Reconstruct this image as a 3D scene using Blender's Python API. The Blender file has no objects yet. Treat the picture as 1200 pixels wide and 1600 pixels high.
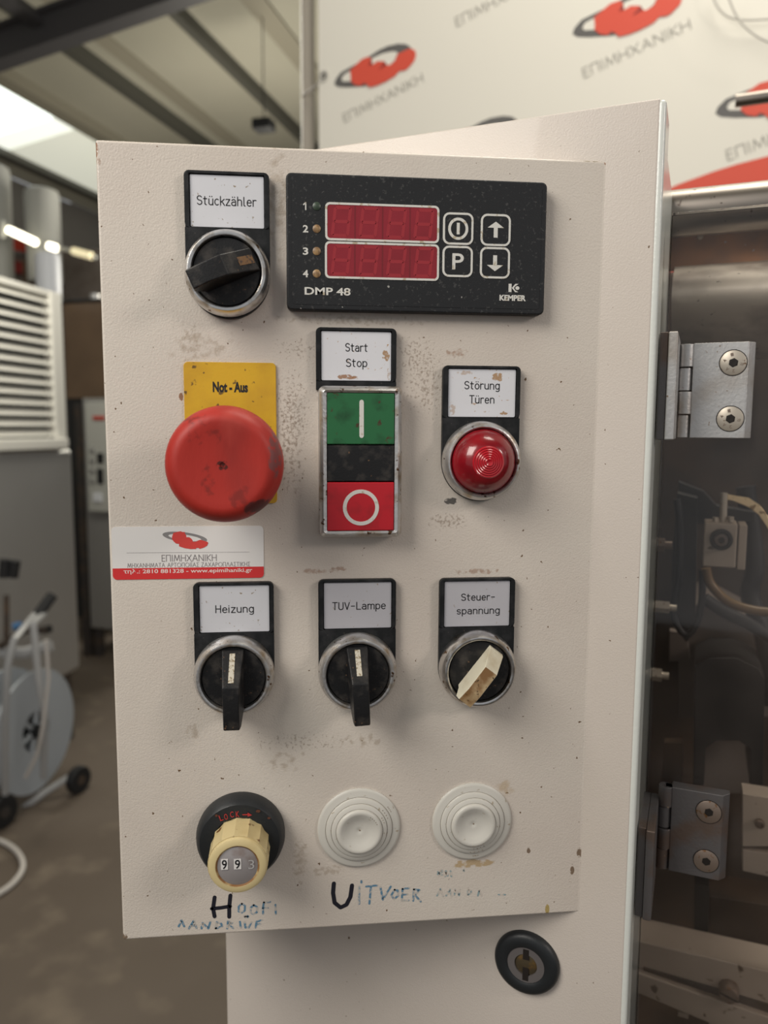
import bpy, bmesh, math, random
from mathutils import Vector, Matrix
random.seed(7)
S = 0.001                       # everything below is written in millimetres
sc = bpy.context.scene
COL = sc.collection
# ---------------------------------------------------------------- camera
FPX = 1197.81
PIT, YAW, ROL = math.radians(6.3374), math.radians(5.9384), math.radians(0.3014)
CAMP = Vector((87.83, -292.10, 16.95))
RX = Matrix(((1,0,0),(0,math.cos(PIT),-math.sin(PIT)),(0,math.sin(PIT),math.cos(PIT))))
RZ = Matrix(((math.cos(YAW),-math.sin(YAW),0),(math.sin(YAW),math.cos(YAW),0),(0,0,1)))
RR = Matrix(((math.cos(ROL),0,math.sin(ROL)),(0,1,0),(-math.sin(ROL),0,math.cos(ROL))))
RW = RR @ RX @ RZ               # world -> (right, forward, up)
cam = bpy.data.cameras.new('camera'); camo = bpy.data.objects.new('camera', cam); COL.objects.link(camo)
cam.sensor_fit = 'VERTICAL'; cam.sensor_height = 36.0; cam.lens = FPX/1600*36.0
cam.clip_start = 0.01; cam.clip_end = 200
rt, fw, up = RW[0], RW[1], RW[2]
camo.matrix_world = Matrix(((rt[0],up[0],-fw[0],CAMP[0]*S),(rt[1],up[1],-fw[1],CAMP[1]*S),(rt[2],up[2],-fw[2],CAMP[2]*S),(0,0,0,1)))
cam.dof.use_dof = True; cam.dof.focus_distance = 0.295; cam.dof.aperture_fstop = 10.5
sc.camera = camo
# ---------------------------------------------------------------- world, lights and added fills, exposure
w = bpy.data.worlds.new('world'); sc.world = w; w.use_nodes = True
bg = w.node_tree.nodes['Background']; bg.inputs[0].default_value = (0.96, 0.98, 1.0, 1); bg.inputs[1].default_value = 0.39
def area(name, loc, target, size, power, col):
    l = bpy.data.lights.new(name, 'AREA'); l.shape = 'RECTANGLE'; l.size, l.size_y = size; l.energy = power; l.color = col
    o = bpy.data.objects.new(name, l); COL.objects.link(o); o.location = Vector(loc)*S
    o.rotation_euler = (Vector(target)-Vector(loc)).to_track_quat('-Z', 'Y').to_euler(); return o
area('window_light', (-560,-480,600), (60,0,40), (0.55,0.55), 10.4, (1.0,0.95,0.87))
area('lamp_light_right', (1300,-950,620), (140,0,-40), (0.3,0.3), 5.6, (1.0,0.90,0.82))
def fill_point(name, loc, power, col, r=0.4):
    l = bpy.data.lights.new(name, 'POINT'); l.energy = power; l.color = col; l.shadow_soft_size = r
    o = bpy.data.objects.new(name, l); COL.objects.link(o); o.location = Vector(loc)*S
fill_point('hall_fill', (-700,2300,1250), 80.0, (1.0,0.96,0.84))  # unseen fill added to brighten the roof and the left machines
fill_point('hall_fill', (200,6500,1300), 180.0, (1.0,0.95,0.82))  # second unseen fill, added for the far part of the roof
fill_point('hall_fill', (620,250,1500), 62.0, (1.0,0.95,0.84))  # unseen fill added above the banner to brighten it
vs = sc.view_settings
vs.view_transform = 'Standard'; vs.look = 'None'; vs.exposure = 0.0; vs.gamma = 1.0; vs.use_curve_mapping = False

# ---------------------------------------------------------------- photo geometry helpers
def ray(px, py):
    q = Vector(((px-600)/FPX, 1.0, -(py-800)/FPX)); return RW.transposed() @ q
def hit(px, py, P0, N):
    r = ray(px, py); return CAMP + r*(((Vector(P0)-CAMP).dot(N))/r.dot(N))
def F(px, py, h=0.0):           # point on the console face, h mm in front of it
    p = hit(px, py, (0,-h,0), Vector((0,1,0))); return (p.x, p.z)
X0, X1, Z0, Z1 = 15.06, 201.12, -185.8, 117.15
ANG = math.radians(28.276)
O_C = Vector((X1, 0, 0)); U_C = Vector((math.cos(ANG), -math.sin(ANG), 0)); N_C = Vector((-math.sin(ANG), -math.cos(ANG), 0))
def G(px, py, D=0.0):           # (s, z) on a plane parallel to the cabinet front, D mm behind it
    p = hit(px, py, O_C - N_C*D, N_C); return ((p-O_C).dot(U_C), p.z)
def Y(px, py, y): return hit(px, py, (0,y,0), Vector((0,1,0)))
HZ = 667.0
P_H = ray(930, HZ); P_H.z = 0; P_H.normalize()            # the hall's long direction
Q_H = Vector((P_H.y, -P_H.x, 0))
FLOOR = -1380.0
ident = lambda x, y, z: Vector((x, y, z))
cabf = lambda s, d, z: O_C + U_C*s - N_C*d + Vector((0,0,z))
# hall frame: a right, b forward from the camera foot
CF = Vector((CAMP.x, CAMP.y, 0))
hall = lambda a, b, z: CF + Q_H*a + P_H*b + Vector((0,0,z))

# ---------------------------------------------------------------- materials
def mat(name, col, rough=0.5, metal=0.0, var=None, bump=None, coat=0.0, spec=0.5, emit=None, spots=None, org=(0,0,0), specks=None, trans=0.0, alpha=1.0, ior=1.45, stretch=None):
    m = bpy.data.materials.new(name); m.use_nodes = True; nt = m.node_tree; N, L = nt.nodes, nt.links
    b = N['Principled BSDF']; b.inputs['Roughness'].default_value = rough; b.inputs['Metallic'].default_value = metal
    b.inputs['Base Color'].default_value = (*col, 1); b.inputs['Specular IOR Level'].default_value = spec
    b.inputs['Coat Weight'].default_value = coat; b.inputs['Transmission Weight'].default_value = trans; b.inputs['IOR'].default_value = ior
    tc = N.new('ShaderNodeTexCoord'); vec = tc.outputs['Object']
    if stretch:
        mp = N.new('ShaderNodeMapping'); mp.inputs['Scale'].default_value = stretch; L.new(vec, mp.inputs['Vector']); vecs = mp.outputs[0]
    else: vecs = vec
    cur = None
    def noise(sc_, det=4, v=None):
        n = N.new('ShaderNodeTexNoise'); n.inputs['Scale'].default_value = sc_; n.inputs['Detail'].default_value = det
        L.new(v or vecs, n.inputs['Vector']); return n.outputs['Fac']
    def ramp(f, a, c):
        r = N.new('ShaderNodeMapRange'); r.inputs[1].default_value = a; r.inputs[2].default_value = c; L.new(f, r.inputs[0]); return r.outputs[0]
    def mix(fac, A, B):
        x = N.new('ShaderNodeMix'); x.data_type = 'RGBA'; L.new(fac, x.inputs[0])
        if hasattr(A, 'links') or not isinstance(A, tuple): L.new(A, x.inputs[6])
        else: x.inputs[6].default_value = (*A, 1)
        x.inputs[7].default_value = (*B, 1); return x.outputs[2]
    def math_(op, a, c):
        x = N.new('ShaderNodeMath'); x.operation = op
        for i, v in enumerate((a, c)):
            if isinstance(v, (int, float)): x.inputs[i].default_value = v
            else: L.new(v, x.inputs[i])
        return x.outputs[0]
    c0 = col
    for (c2, s_, a, c) in (var or []): c0 = mix(ramp(noise(s_), a, c), c0, c2)
    for (c2, s_, a, c) in (specks or []): c0 = mix(ramp(noise(s_, 2, vec), a, c), c0, c2)
    if spots:
        sep = N.new('ShaderNodeSeparateXYZ'); L.new(vec, sep.inputs[0])
        nz = {}
        for (x, z, rx, rz, c2, sca, th) in spots:
            th += 0.02 if sca < 500 else 0.01
            x -= org[0]; z -= org[2]
            dx = math_('MULTIPLY', math_('SUBTRACT', sep.outputs[0], x*S), 1/(rx*S)); dz = math_('MULTIPLY', math_('SUBTRACT', sep.outputs[2], z*S), 1/(rz*S))
            d = math_('ADD', math_('MULTIPLY', dx, dx), math_('MULTIPLY', dz, dz))
            fall = math_('MAXIMUM', math_('SUBTRACT', 1.0, d), 0.0)
            if sca not in nz: nz[sca] = noise(sca, 5, vec)
            f = math_('ADD', nz[sca], math_('MULTIPLY', fall, 0.22))
            f = ramp(f, th, th+(0.10 if th < .56 else 0.16)); f = math_('MULTIPLY', f, math_('MINIMUM', math_('MULTIPLY', fall, 3.0 if th < .56 else 1.5), 0.85 if th < .56 else 0.5))
            c0 = mix(f, c0, c2)
    if not isinstance(c0, tuple): L.new(c0, b.inputs['Base Color'])
    if bump:
        for (s_, st) in bump[:1]:
            bp = N.new('ShaderNodeBump'); bp.inputs['Strength'].default_value = st; bp.inputs['Distance'].default_value = 0.0003
            L.new(noise(s_, 3), bp.inputs['Height']); L.new(bp.outputs[0], b.inputs['Normal'])
    if emit: b.inputs['Emission Color'].default_value = (*col, 1); b.inputs['Emission Strength'].default_value = emit
    return m
DIRT = (0.13,0.075,0.035); RUST = (0.22,0.08,0.02); GRIME = (0.33,0.26,0.19)
face_spots = []
def fs(px, py, rx, rz, c, sca, th): x, z = F(px, py); face_spots.append((x, z, rx, rz, c, sca, th))
fs(470,545,14,6,DIRT,900,.70); fs(455,640,9,20,DIRT,1100,.67); fs(455,700,8,26,DIRT,700,.69); fs(650,560,14,12,DIRT,1100,.69); fs(715,552,6,2,RUST,500,.58)
fs(500,892,8,1.4,RUST,420,.56); fs(530,889,4,1.2,RUST,600,.56); fs(745,893,12,1.6,RUST,500,.60); fs(665,605,12,16,DIRT,900,.69); fs(700,815,10,4,DIRT,900,.64)
fs(435,300,6,30,GRIME,300,.62); fs(300,540,5,12,GRIME,500,.62); fs(300,1145,4,5,GRIME,420,.60); fs(560,1158,12,4,GRIME,420,.62); fs(470,1160,30,6,DIRT,900,.72)
fs(925,250,7,.7,(0.2,0.16,0.08),700,.50); fs(947,253,.8,1.6,RUST,500,.45); fs(153,252,1.2,1.6,RUST,1500,.55); fs(150,233,.8,3.0,RUST,1300,.50); fs(283,620,.9,1.6,RUST,500,.44)
fs(905,1332,1.2,2.5,DIRT,500,.48); fs(914,1347,2.2,1.0,DIRT,600,.50); fs(894,1360,1,2,DIRT,600,.5); fs(470,1345,4,14,GRIME,400,.60); fs(515,1361,9,3,GRIME,500,.58)
fs(738,1349,10,2,(0.42,0.30,0.16),300,.50); fs(790,1232,5,4,(0.42,0.30,0.16),300,.54); fs(826,1329,.9,1.4,DIRT,500,.45); fs(440,1190,14,6,GRIME,300,.66); fs(560,500,40,2.5,GRIME,500,.62)
fs(855,1421,1,2.5,(0.35,0.25,0.05),500,.42); fs(195,1465,1.2,2,DIRT,500,.5); fs(320,545,20,10,GRIME,300,.66); fs(705,783,3,1.5,(0.02,0.02,0.02),600,.47)
PAINT = (0.61,0.555,0.49)
M = {}
M['paint'] = mat('cream textured enamel', PAINT, 0.42, var=[((0.565,0.50,0.44), 14, .42, .68)], bump=[(1500, .45)], spots=face_spots, specks=[(DIRT, 520, .735, .77)], coat=0.12, org=tuple(cabf(-78,60,-700)))
M['paint2'] = mat('cream enamel cabinet', (0.585,0.525,0.47), 0.40, var=[((0.55,0.49,0.43), 9, .45, .7)], bump=[(1500, .35)], specks=[(DIRT, 420, .745, .78)], coat=0.15)
M['paint_lit_side'] = mat('enamel side lightened as highlight', (0.66,0.68,0.64), 0.26, bump=[(600, .3)], coat=0.2)  # lightened enamel: the edge highlight and brighter side are in the colour
M['black'] = mat('black plastic', (0.010,0.011,0.012), 0.5, spec=.25, var=[((0.03,0.03,0.032), 160, .5, .75)], bump=[(1800, .2)], specks=[((0.16,0.14,0.12), 1300, .74, .80)])
M['black2'] = mat('worn black plastic', (0.011,0.011,0.012), 0.42, spec=.35, var=[((0.045,0.04,0.036), 220, .5, .72)], bump=[(1500, .25)], specks=[((0.16,0.09,0.05), 700, .70, .78)])
M['label'] = mat('silver white label', (0.66,0.66,0.69), 0.38, metal=0.25, specks=[((0.30,0.24,0.17), 700, .68, .74)])
M['label_rust'] = mat('rust speckled white label', (0.70,0.70,0.73), 0.40, metal=0.15, specks=[((0.42,0.24,0.10), 620, .66, .74), ((0.2,0.16,0.12), 900, .70, .75)])
M['label_start'] = mat('rust marked white label', (0.70,0.70,0.73), 0.40, metal=0.15, specks=[((0.42,0.24,0.10), 620, .68, .76)], org=(108.6,0,3.8), spots=[(118.4,43.5,1.6,2.4,(0.36,0.19,0.06),900,.52),(103.5,35.4,4.5,1.0,(0.30,0.13,0.04),700,.50),(119.6,37,.8,3,(0.36,0.19,0.06),800,.55)])
M['label_stor'] = mat('rust blotched white label', (0.70,0.70,0.73), 0.40, metal=0.15, specks=[((0.42,0.24,0.10), 620, .67, .75)], org=(155,0,4.2), spots=[(161.4,36,2.6,1.8,(0.38,0.2,0.06),800,.50),(149,37.5,4,1.0,(0.40,0.22,0.08),900,.58),(144,24,1.5,3,(0.36,0.19,0.06),900,.58),(164,22.5,2,.8,(0.36,0.19,0.06),800,.54)])
M['label_grey'] = mat('grey white label', (0.50,0.49,0.52), 0.38, metal=0.2, specks=[((0.32,0.26,0.2), 800, .70, .75)])
M['chrome'] = mat('satin metal bezel', (0.66,0.65,0.64), 0.28, metal=1.0, var=[((0.36,0.31,0.25), 200, .5, .70)], bump=[(900, .15)], specks=[((0.16,0.09,0.04), 330, .66, .71)])
M['chrome_worn'] = mat('rust spotted metal bezel', (0.60,0.59,0.58), 0.33, metal=0.9, var=[((0.40,0.32,0.23), 160, .50, .70)], bump=[(900, .3)], specks=[((0.12,0.06,0.03), 420, .64, .70)])
M['white_mark'] = mat('dirty white marker', (0.50,0.46,0.38), 0.5, specks=[((0.2,0.15,0.08), 900, .52, .64)])
M['brown_mark'] = mat('rust brown marker', (0.17,0.085,0.03), 0.5, specks=[((0.05,0.03,0.02), 700, .5, .62)])
M['ink'] = mat('black engraving ink', (0.012,0.012,0.014), 0.5)
M['ivory'] = mat('ivory plastic', (0.60,0.56,0.44), 0.3, var=[((0.42,0.34,0.22), 90, .52, .75)], specks=[((0.12,0.06,0.02), 800, .74, .80)])
M['ivory_dirty'] = mat('brown stained ivory plastic', (0.44,0.33,0.19), 0.4, var=[((0.22,0.12,0.05), 190, .40, .62)], specks=[((0.05,0.025,0.01), 500, .62, .70)])
M['white_print'] = mat('white print', (0.62,0.61,0.57), 0.5, specks=[((0.42,0.36,0.26), 500, .58, .7)])
M['meter'] = mat('dark membrane foil', (0.016,0.017,0.019), 0.55, spec=.3, bump=[(2500, .25)], specks=[((0.32,0.31,0.29), 330, .755, .77), ((0.05,0.05,0.05), 900, .62, .7)])
M['led_red'] = mat('red display window', (0.25,0.017,0.028), 0.3, var=[((0.20,0.014,0.022), 60, .4, .7)], bump=[(2500, .1)])
M['segment'] = mat('unlit segment', (0.30,0.022,0.031), 0.4)
M['led_gap'] = mat('display divider', (0.17,0.012,0.018), 0.4)
M['led_green'] = mat('unlit green lamp', (0.045,0.065,0.045), 0.35)
M['led_amber'] = mat('unlit amber lamp', (0.36,0.23,0.11), 0.4, var=[((0.2,0.12,0.06), 700, .4, .6)])
M['red_cap'] = mat('scuffed red plastic', (0.38,0.028,0.020), 0.48, spec=.35, var=[((0.30,0.026,0.020), 60, .45, .62), ((0.45,0.060,0.045), 45, .50, .68)], bump=[(500, .25)], stretch=(1,1,.35), org=(60.8,0,4.0),
    spots=[(60.8,4.0,2.2,1.8,(0.03,0.012,0.01),700,.53), (74,-11,7,4,(0.05,0.02,0.02),260,.52), (66,-6,5,5,(0.10,0.015,0.012),300,.58), (78,8,2.5,9,(0.16,0.06,0.06),300,.53), (56,-2,3,7,(0.09,0.015,0.012),500,.62), (55,14,8,4,(0.12,0.015,0.012),400,.62), (52,19,6,3,(0.07,0.012,0.01),420,.60)])
M['yellow'] = mat('worn yellow plate', (0.63,0.37,0.020), 0.42, var=[((0.50,0.27,0.02), 50, .45, .7)], specks=[((0.14,0.08,0.02), 300, .66, .72)], bump=[(900, .15)])
M['green'] = mat('green push cap', (0.020,0.125,0.045), 0.38, var=[((0.012,0.06,0.022), 110, .50, .68)], specks=[((0.06,0.03,0.015), 300, .66, .72)])
M['red'] = mat('red push cap', (0.46,0.012,0.022), 0.36, var=[((0.27,0.012,0.016), 90, .50, .70)])
M['lens'] = mat('red lens', (0.24,0.004,0.010), 0.24, var=[((0.17,0.004,0.009), 150, .42, .7)], coat=0.5, bump=[(700, .2)])
M['lens_core'] = mat('red lens core', (0.42,0.010,0.020), 0.26, coat=0.4)
M['plug'] = mat('white grey plastic plug', (0.56,0.54,0.49), 0.38, specks=[((0.36,0.30,0.22), 420, .68, .76)])
M['plug_line'] = mat('dirt line', (0.22,0.17,0.12), 0.7)
M['knob_cream'] = mat('yellowed cream knob', (0.60,0.49,0.26), 0.38, var=[((0.50,0.38,0.18), 70, .5, .7)], specks=[((0.16,0.07,0.02), 210, .63, .69)])
M['window'] = mat('dirty grey counter window', (0.30,0.28,0.28), 0.25, metal=0.1, var=[((0.20,0.15,0.13), 110, .5, .68)], coat=0.5)
M['rust_ring'] = mat('rusty rim', (0.22,0.10,0.03), 0.6, var=[((0.45,0.34,0.16), 200, .45, .6)])
M['red_ink'] = mat('faded red ink', (0.40,0.03,0.03), 0.5)
M['rust_ink'] = mat('faded rusty ink', (0.10,0.035,0.02), 0.6)
M['sticker'] = mat('glossy white sticker', (0.72,0.70,0.68), 0.22, coat=0.5)
M['sticker_red'] = mat('sticker red', (0.60,0.025,0.025), 0.25, coat=0.4)
M['sticker_logo'] = mat('sticker logo red', (0.62,0.06,0.05), 0.3)
M['sticker_grey'] = mat('sticker logo grey', (0.23,0.22,0.22), 0.35)
M['sticker_text'] = mat('sticker text grey', (0.27,0.25,0.25), 0.35)
M['sticker_white'] = mat('sticker white text', (0.78,0.66,0.62), 0.3)
M['marker_black'] = mat('black marker ink', (0.012,0.012,0.02), 0.5)
M['marker_blue'] = mat('faded blue marker ink', (0.10,0.21,0.31), 0.6, specks=[((0.47,0.44,0.40), 600, .47, .58)])
M['marker_teal'] = mat('rubbed teal marker ink', (0.24,0.33,0.35), 0.6, specks=[((0.55,0.49,0.43), 500, .44, .53)])
M['rubber'] = mat('black lock rosette', (0.014,0.016,0.018), 0.45, bump=[(900, .2)])
M['lock_metal'] = mat('dull lock metal', (0.26,0.24,0.24), 0.45, metal=0.7)
M['lock_brass'] = mat('brassy key core', (0.11,0.085,0.05), 0.45, metal=0.6, var=[((0.2,0.12,0.04), 300, .5, .65)])
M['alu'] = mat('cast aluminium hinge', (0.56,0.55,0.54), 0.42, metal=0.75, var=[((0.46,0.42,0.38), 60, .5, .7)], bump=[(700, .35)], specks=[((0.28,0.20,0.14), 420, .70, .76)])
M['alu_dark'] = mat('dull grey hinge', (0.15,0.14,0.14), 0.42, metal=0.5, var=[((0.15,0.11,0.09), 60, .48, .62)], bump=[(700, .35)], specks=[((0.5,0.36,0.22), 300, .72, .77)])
M['screw'] = mat('screw head', (0.56,0.50,0.42), 0.4, metal=0.55, specks=[((0.2,0.12,0.07), 500, .64, .7)])
M['screw_dark'] = mat('brown screw head', (0.27,0.21,0.17), 0.45, metal=0.6, specks=[((0.2,0.1,0.04), 400, .6, .7)])
M['hole'] = mat('dark socket', (0.012,0.008,0.006), 0.6)
M['steel'] = mat('brushed stainless steel', (0.58,0.57,0.55), 0.38, metal=0.7, var=[((0.50,0.49,0.47), 1.2, .35, .75)])
M['steel_stain'] = mat('stained stainless sheet', (0.74,0.68,0.59), 0.42, metal=0.25, var=[((0.30,0.25,0.21), 26, .46, .66), ((0.62,0.57,0.50), 60, .55, .72)], bump=[(160, .5)], specks=[((0.16,0.12,0.1), 330, .70, .76)])
M['steel_rust'] = mat('rust bloomed steel', (0.13,0.12,0.125), 0.42, metal=0.4, var=[((0.42,0.21,0.11), 20, .44, .62)], bump=[(160, .5)], specks=[((0.4,0.36,0.33), 380, .70, .75)])
M['steel_dark'] = mat('darkened steel', (0.10,0.09,0.085), 0.4, metal=0.6, var=[((0.16,0.12,0.09), 16, .45, .7)])
M['tube'] = mat('polished tube', (0.27,0.24,0.21), 0.34, metal=1.0, specks=[((0.08,0.06,0.05), 260, .68, .74)])
M['machine_grey'] = mat('machine grey paint', (0.19,0.16,0.14), 0.5, var=[((0.15,0.12,0.10), 12, .4, .7)])
M['machine_brown'] = mat('brown stained casting', (0.06,0.044,0.034), 0.55, var=[((0.12,0.075,0.045), 12, .45, .7)])
M['machine_beige'] = mat('beige machine rail', (0.52,0.44,0.37), 0.5, var=[((0.42,0.35,0.29), 18, .4, .7)], specks=[((0.14,0.10,0.07), 120, .66, .72)])
M['machine_black'] = mat('black machine part', (0.017,0.017,0.018), 0.5)
M['brass'] = mat('bright brass strip', (0.85,0.66,0.40), 0.33, metal=0.9, specks=[((0.30,0.2,0.1), 240, .60, .66)])
M['hose'] = mat('amber hose', (0.17,0.105,0.045), 0.35)
M['cable_black'] = mat('black cable', (0.014,0.015,0.018), 0.45)
M['cable_white'] = mat('white cable', (0.62,0.58,0.54), 0.5)
M['banner'] = mat('white banner vinyl', (0.76,0.73,0.65), 0.55)
M['banner_red'] = mat('banner red print', (0.66,0.085,0.05), 0.55)
M['banner_darkred'] = mat('banner dark red print', (0.26,0.03,0.025), 0.55)
M['banner_grey'] = mat('banner grey print', (0.12,0.115,0.11), 0.55)
M['banner_text'] = mat('banner text print', (0.34,0.325,0.285), 0.55)
M['roof'] = mat('pale roof sheet', (0.37,0.35,0.285), 0.6, var=[((0.30,0.285,0.23), .5, .4, .7)])
M['roof_steel'] = mat('dark grey roof steel', (0.055,0.052,0.055), 0.55)
M['purlin'] = mat('olive grey purlin', (0.065,0.063,0.052), 0.55)
M['purlin2'] = mat('dull purlin', (0.24,0.22,0.17), 0.6)
M['floor'] = mat('worn brown concrete', (0.145,0.115,0.09), 0.75, var=[((0.115,0.088,0.066), 1.6, .35, .65), ((0.20,0.16,0.12), 7, .55, .75)])
M['wall'] = mat('dim hall wall', (0.12,0.11,0.10), 0.8)
M['louver'] = mat('white louvre', (0.72,0.70,0.64), 0.45)
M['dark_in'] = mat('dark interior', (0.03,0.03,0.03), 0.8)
M['faded'] = mat('faded digit', (0.37,0.36,0.355), 0.4)
M['duct'] = mat('grey duct', (0.48,0.48,0.45), 0.4)
M['tin_white'] = mat('bluish white canister', (0.85,0.87,0.92), 0.4)
M['red_paint'] = mat('red steel', (0.55,0.05,0.025), 0.5)
M['brown_panel'] = mat('brown varnished panel', (0.17,0.115,0.075), 0.4, var=[((0.24,0.16,0.10), 2, .4, .7)])
M['cart_white'] = mat('white tube frame', (0.42,0.42,0.42), 0.4)
M['reel'] = mat('pale grey plastic reel', (0.46,0.49,0.52), 0.45)
M['blue'] = mat('blue clip', (0.06,0.15,0.30), 0.5)
M['beige_case'] = mat('pale control case', (0.52,0.52,0.48), 0.5)
M['lamp'] = mat('fluorescent tube', (1.0,0.93,0.72), 0.5, emit=5.0)
M['lamp_dim'] = mat('dim fluorescent tube', (0.95,0.83,0.52), 0.5, emit=0.7)
M['skylight'] = mat('bright skylight sheet', (0.93,1.0,0.93), 0.5, emit=1.9)
M['skylight_mid'] = mat('milky bright skylight sheet', (0.94,0.97,0.88), 0.5, emit=0.85)
M['skylight_dim'] = mat('milky skylight sheet', (0.92,0.93,0.80), 0.5, emit=0.45)
M['wire'] = mat('pale wire', (0.52,0.50,0.45), 0.5)
M['pole'] = mat('cream steel post', (0.50,0.45,0.38), 0.5)
def plexi():
    m = bpy.data.materials.new('hazy clear plastic'); m.use_nodes = True; nt = m.node_tree; N, L = nt.nodes, nt.links
    for n in list(N): N.remove(n)
    o = N.new('ShaderNodeOutputMaterial'); t = N.new('ShaderNodeBsdfTransparent'); t.inputs[0].default_value = (0.96,0.94,0.92,1)
    g = N.new('ShaderNodeBsdfGlossy'); g.inputs['Roughness'].default_value = 0.03
    d = N.new('ShaderNodeBsdfDiffuse'); d.inputs[0].default_value = (0.55,0.47,0.43,1)
    fr = N.new('ShaderNodeFresnel'); fr.inputs[0].default_value = 1.45
    tc = N.new('ShaderNodeTexCoord'); nz = N.new('ShaderNodeTexNoise'); nz.inputs['Scale'].default_value = 35; nz.inputs['Detail'].default_value = 6
    L.new(tc.outputs['Object'], nz.inputs[0])
    mr = N.new('ShaderNodeMapRange'); mr.inputs[1].default_value = .35; mr.inputs[2].default_value = .8; mr.inputs[3].default_value = .004; mr.inputs[4].default_value = .05
    L.new(nz.outputs[0], mr.inputs[0])
    m1 = N.new('ShaderNodeMixShader'); L.new(mr.outputs[0], m1.inputs[0]); L.new(t.outputs[0], m1.inputs[1]); L.new(d.outputs[0], m1.inputs[2])
    m2 = N.new('ShaderNodeMixShader'); L.new(fr.outputs[0], m2.inputs[0]); L.new(m1.outputs[0], m2.inputs[1]); L.new(g.outputs[0], m2.inputs[2])
    L.new(m2.outputs[0], o.inputs[0]); return m
M['plexi'] = plexi()

# ---------------------------------------------------------------- mesh helpers
class MB:
    def __init__(s, fr=ident): s.v = []; s.f = []; s.fr = fr
    def add(s, vs_, fs_):
        n = len(s.v); s.v += [s.fr(*p) for p in vs_]; s.f += [tuple(i+n for i in f) for f in fs_]; return s
    def box(s, x0, x1, y0, y1, z0, z1):
        return s.add([(x0,y0,z0),(x1,y0,z0),(x1,y1,z0),(x0,y1,z0),(x0,y0,z1),(x1,y0,z1),(x1,y1,z1),(x0,y1,z1)],
                     [(0,1,5,4),(1,2,6,5),(2,3,7,6),(3,0,4,7),(4,5,6,7),(3,2,1,0)])
    def prism(s, poly, y0, y1):                 # outline in x,z ; y0 is the front
        n = len(poly)
        return s.add([(x,y0,z) for x,z in poly]+[(x,y1,z) for x,z in poly],
                     [tuple(range(n)), tuple(range(2*n-1,n-1,-1))]+[(i,i+n,(i+1)%n+n,(i+1)%n) for i in range(n)])
    def frame(s, a, b, y0, y1):                 # ring between outline a and b (same count)
        n = len(a); vs_ = [(x,y0,z) for x,z in a]+[(x,y0,z) for x,z in b]+[(x,y1,z) for x,z in a]+[(x,y1,z) for x,z in b]
        fs_ = []
        for i in range(n):
            j = (i+1)%n; fs_ += [(i,j,j+n,i+n),(i+2*n,i+3*n,j+3*n,j+2*n),(i,i+2*n,j+2*n,j),(i+n,j+n,j+3*n,i+3*n)]
        return s.add(vs_, fs_)
    def lathe(s, cx, cz, prof, n=64, ph=0.0, cap0=True, cap1=True):   # prof: (r, y)
        vs_ = []; fs_ = []
        for r, y in prof:
            vs_ += [(cx+r*math.cos(2*math.pi*k/n+ph), y, cz+r*math.sin(2*math.pi*k/n+ph)) for k in range(n)]
        for i in range(len(prof)-1):
            for k in range(n):
                a = i*n+k; b = i*n+(k+1)%n; fs_.append((a,b,b+n,a+n))
        if cap0 and prof[0][0] > 1e-6: fs_.append(tuple(range(n-1,-1,-1)))
        if cap1 and prof[-1][0] > 1e-6: fs_.append(tuple(range((len(prof)-1)*n, len(prof)*n)))
        return s.add(vs_, fs_)
    def tube(s, pts, r, n=8, raw=False):
        P = [Vector(p) for p in pts] if raw else [s.fr(*p) for p in pts]
        rr = r if isinstance(r, (list, tuple)) else [r]*len(P)
        base = len(s.v); prev = None
        for i, p in enumerate(P):
            t = (P[min(i+1,len(P)-1)]-P[max(i-1,0)]).normalized()
            a = t.cross(Vector((0,0,1)) if abs(t.z) < .95 else Vector((1,0,0))) if prev is None else prev - t*prev.dot(t)
            a.normalize(); prev = a; b = t.cross(a)
            s.v += [p+(a*math.cos(2*math.pi*k/n)+b*math.sin(2*math.pi*k/n))*rr[i] for k in range(n)]
        for i in range(len(P)-1):
            for k in range(n): s.f.append((base+i*n+k, base+i*n+(k+1)%n, base+(i+1)*n+(k+1)%n, base+(i+1)*n+k))
        s.f.append(tuple(base+k for k in range(n-1,-1,-1))); s.f.append(tuple(base+(len(P)-1)*n+k for k in range(n))); return s
    def ribbon(s, lines, wd, y, th=0.04):       # flat pen strokes at depth y
        r = wd/2
        for ln in lines:
            for (x0,z0),(x1,z1) in zip(ln[:-1], ln[1:]):
                dx, dz = x1-x0, z1-z0; l = math.hypot(dx,dz)
                if l < 1e-6: continue
                nx, nz = -dz/l*r, dx/l*r
                s.add([(x0+nx,y,z0+nz),(x1+nx,y,z1+nz),(x1-nx,y,z1-nz),(x0-nx,y,z0-nz)], [(0,1,2,3)])
            for x, z in ln: s.add([(x+r*math.cos(k*math.pi/4), y-th*0.05, z+r*math.sin(k*math.pi/4)) for k in range(8)], [tuple(range(8))])
        return s
def rrect(x0, x1, z0, z1, r, n=5):
    o = []
    for cx, cz, a in ((x1-r,z1-r,0),(x0+r,z1-r,90),(x0+r,z0+r,180),(x1-r,z0+r,270)):
        for k in range(n+1):
            t = math.radians(a+90*k/n); o.append((cx+r*math.cos(t), cz+r*math.sin(t)))
    return o
def ell(cx, cz, rx, rz, n=48, rot=0.0):
    c, s_ = math.cos(rot), math.sin(rot)
    return [(cx+rx*math.cos(t)*c-rz*math.sin(t)*s_, cz+rx*math.cos(t)*s_+rz*math.sin(t)*c) for t in [2*math.pi*k/n for k in range(n)]]
def props(o, label=None, cat=None, group=None, kind=None):
    if label: o['label'] = label
    if cat: o['category'] = cat
    if group: o['group'] = group
    if kind: o['kind'] = kind
    return o
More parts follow.
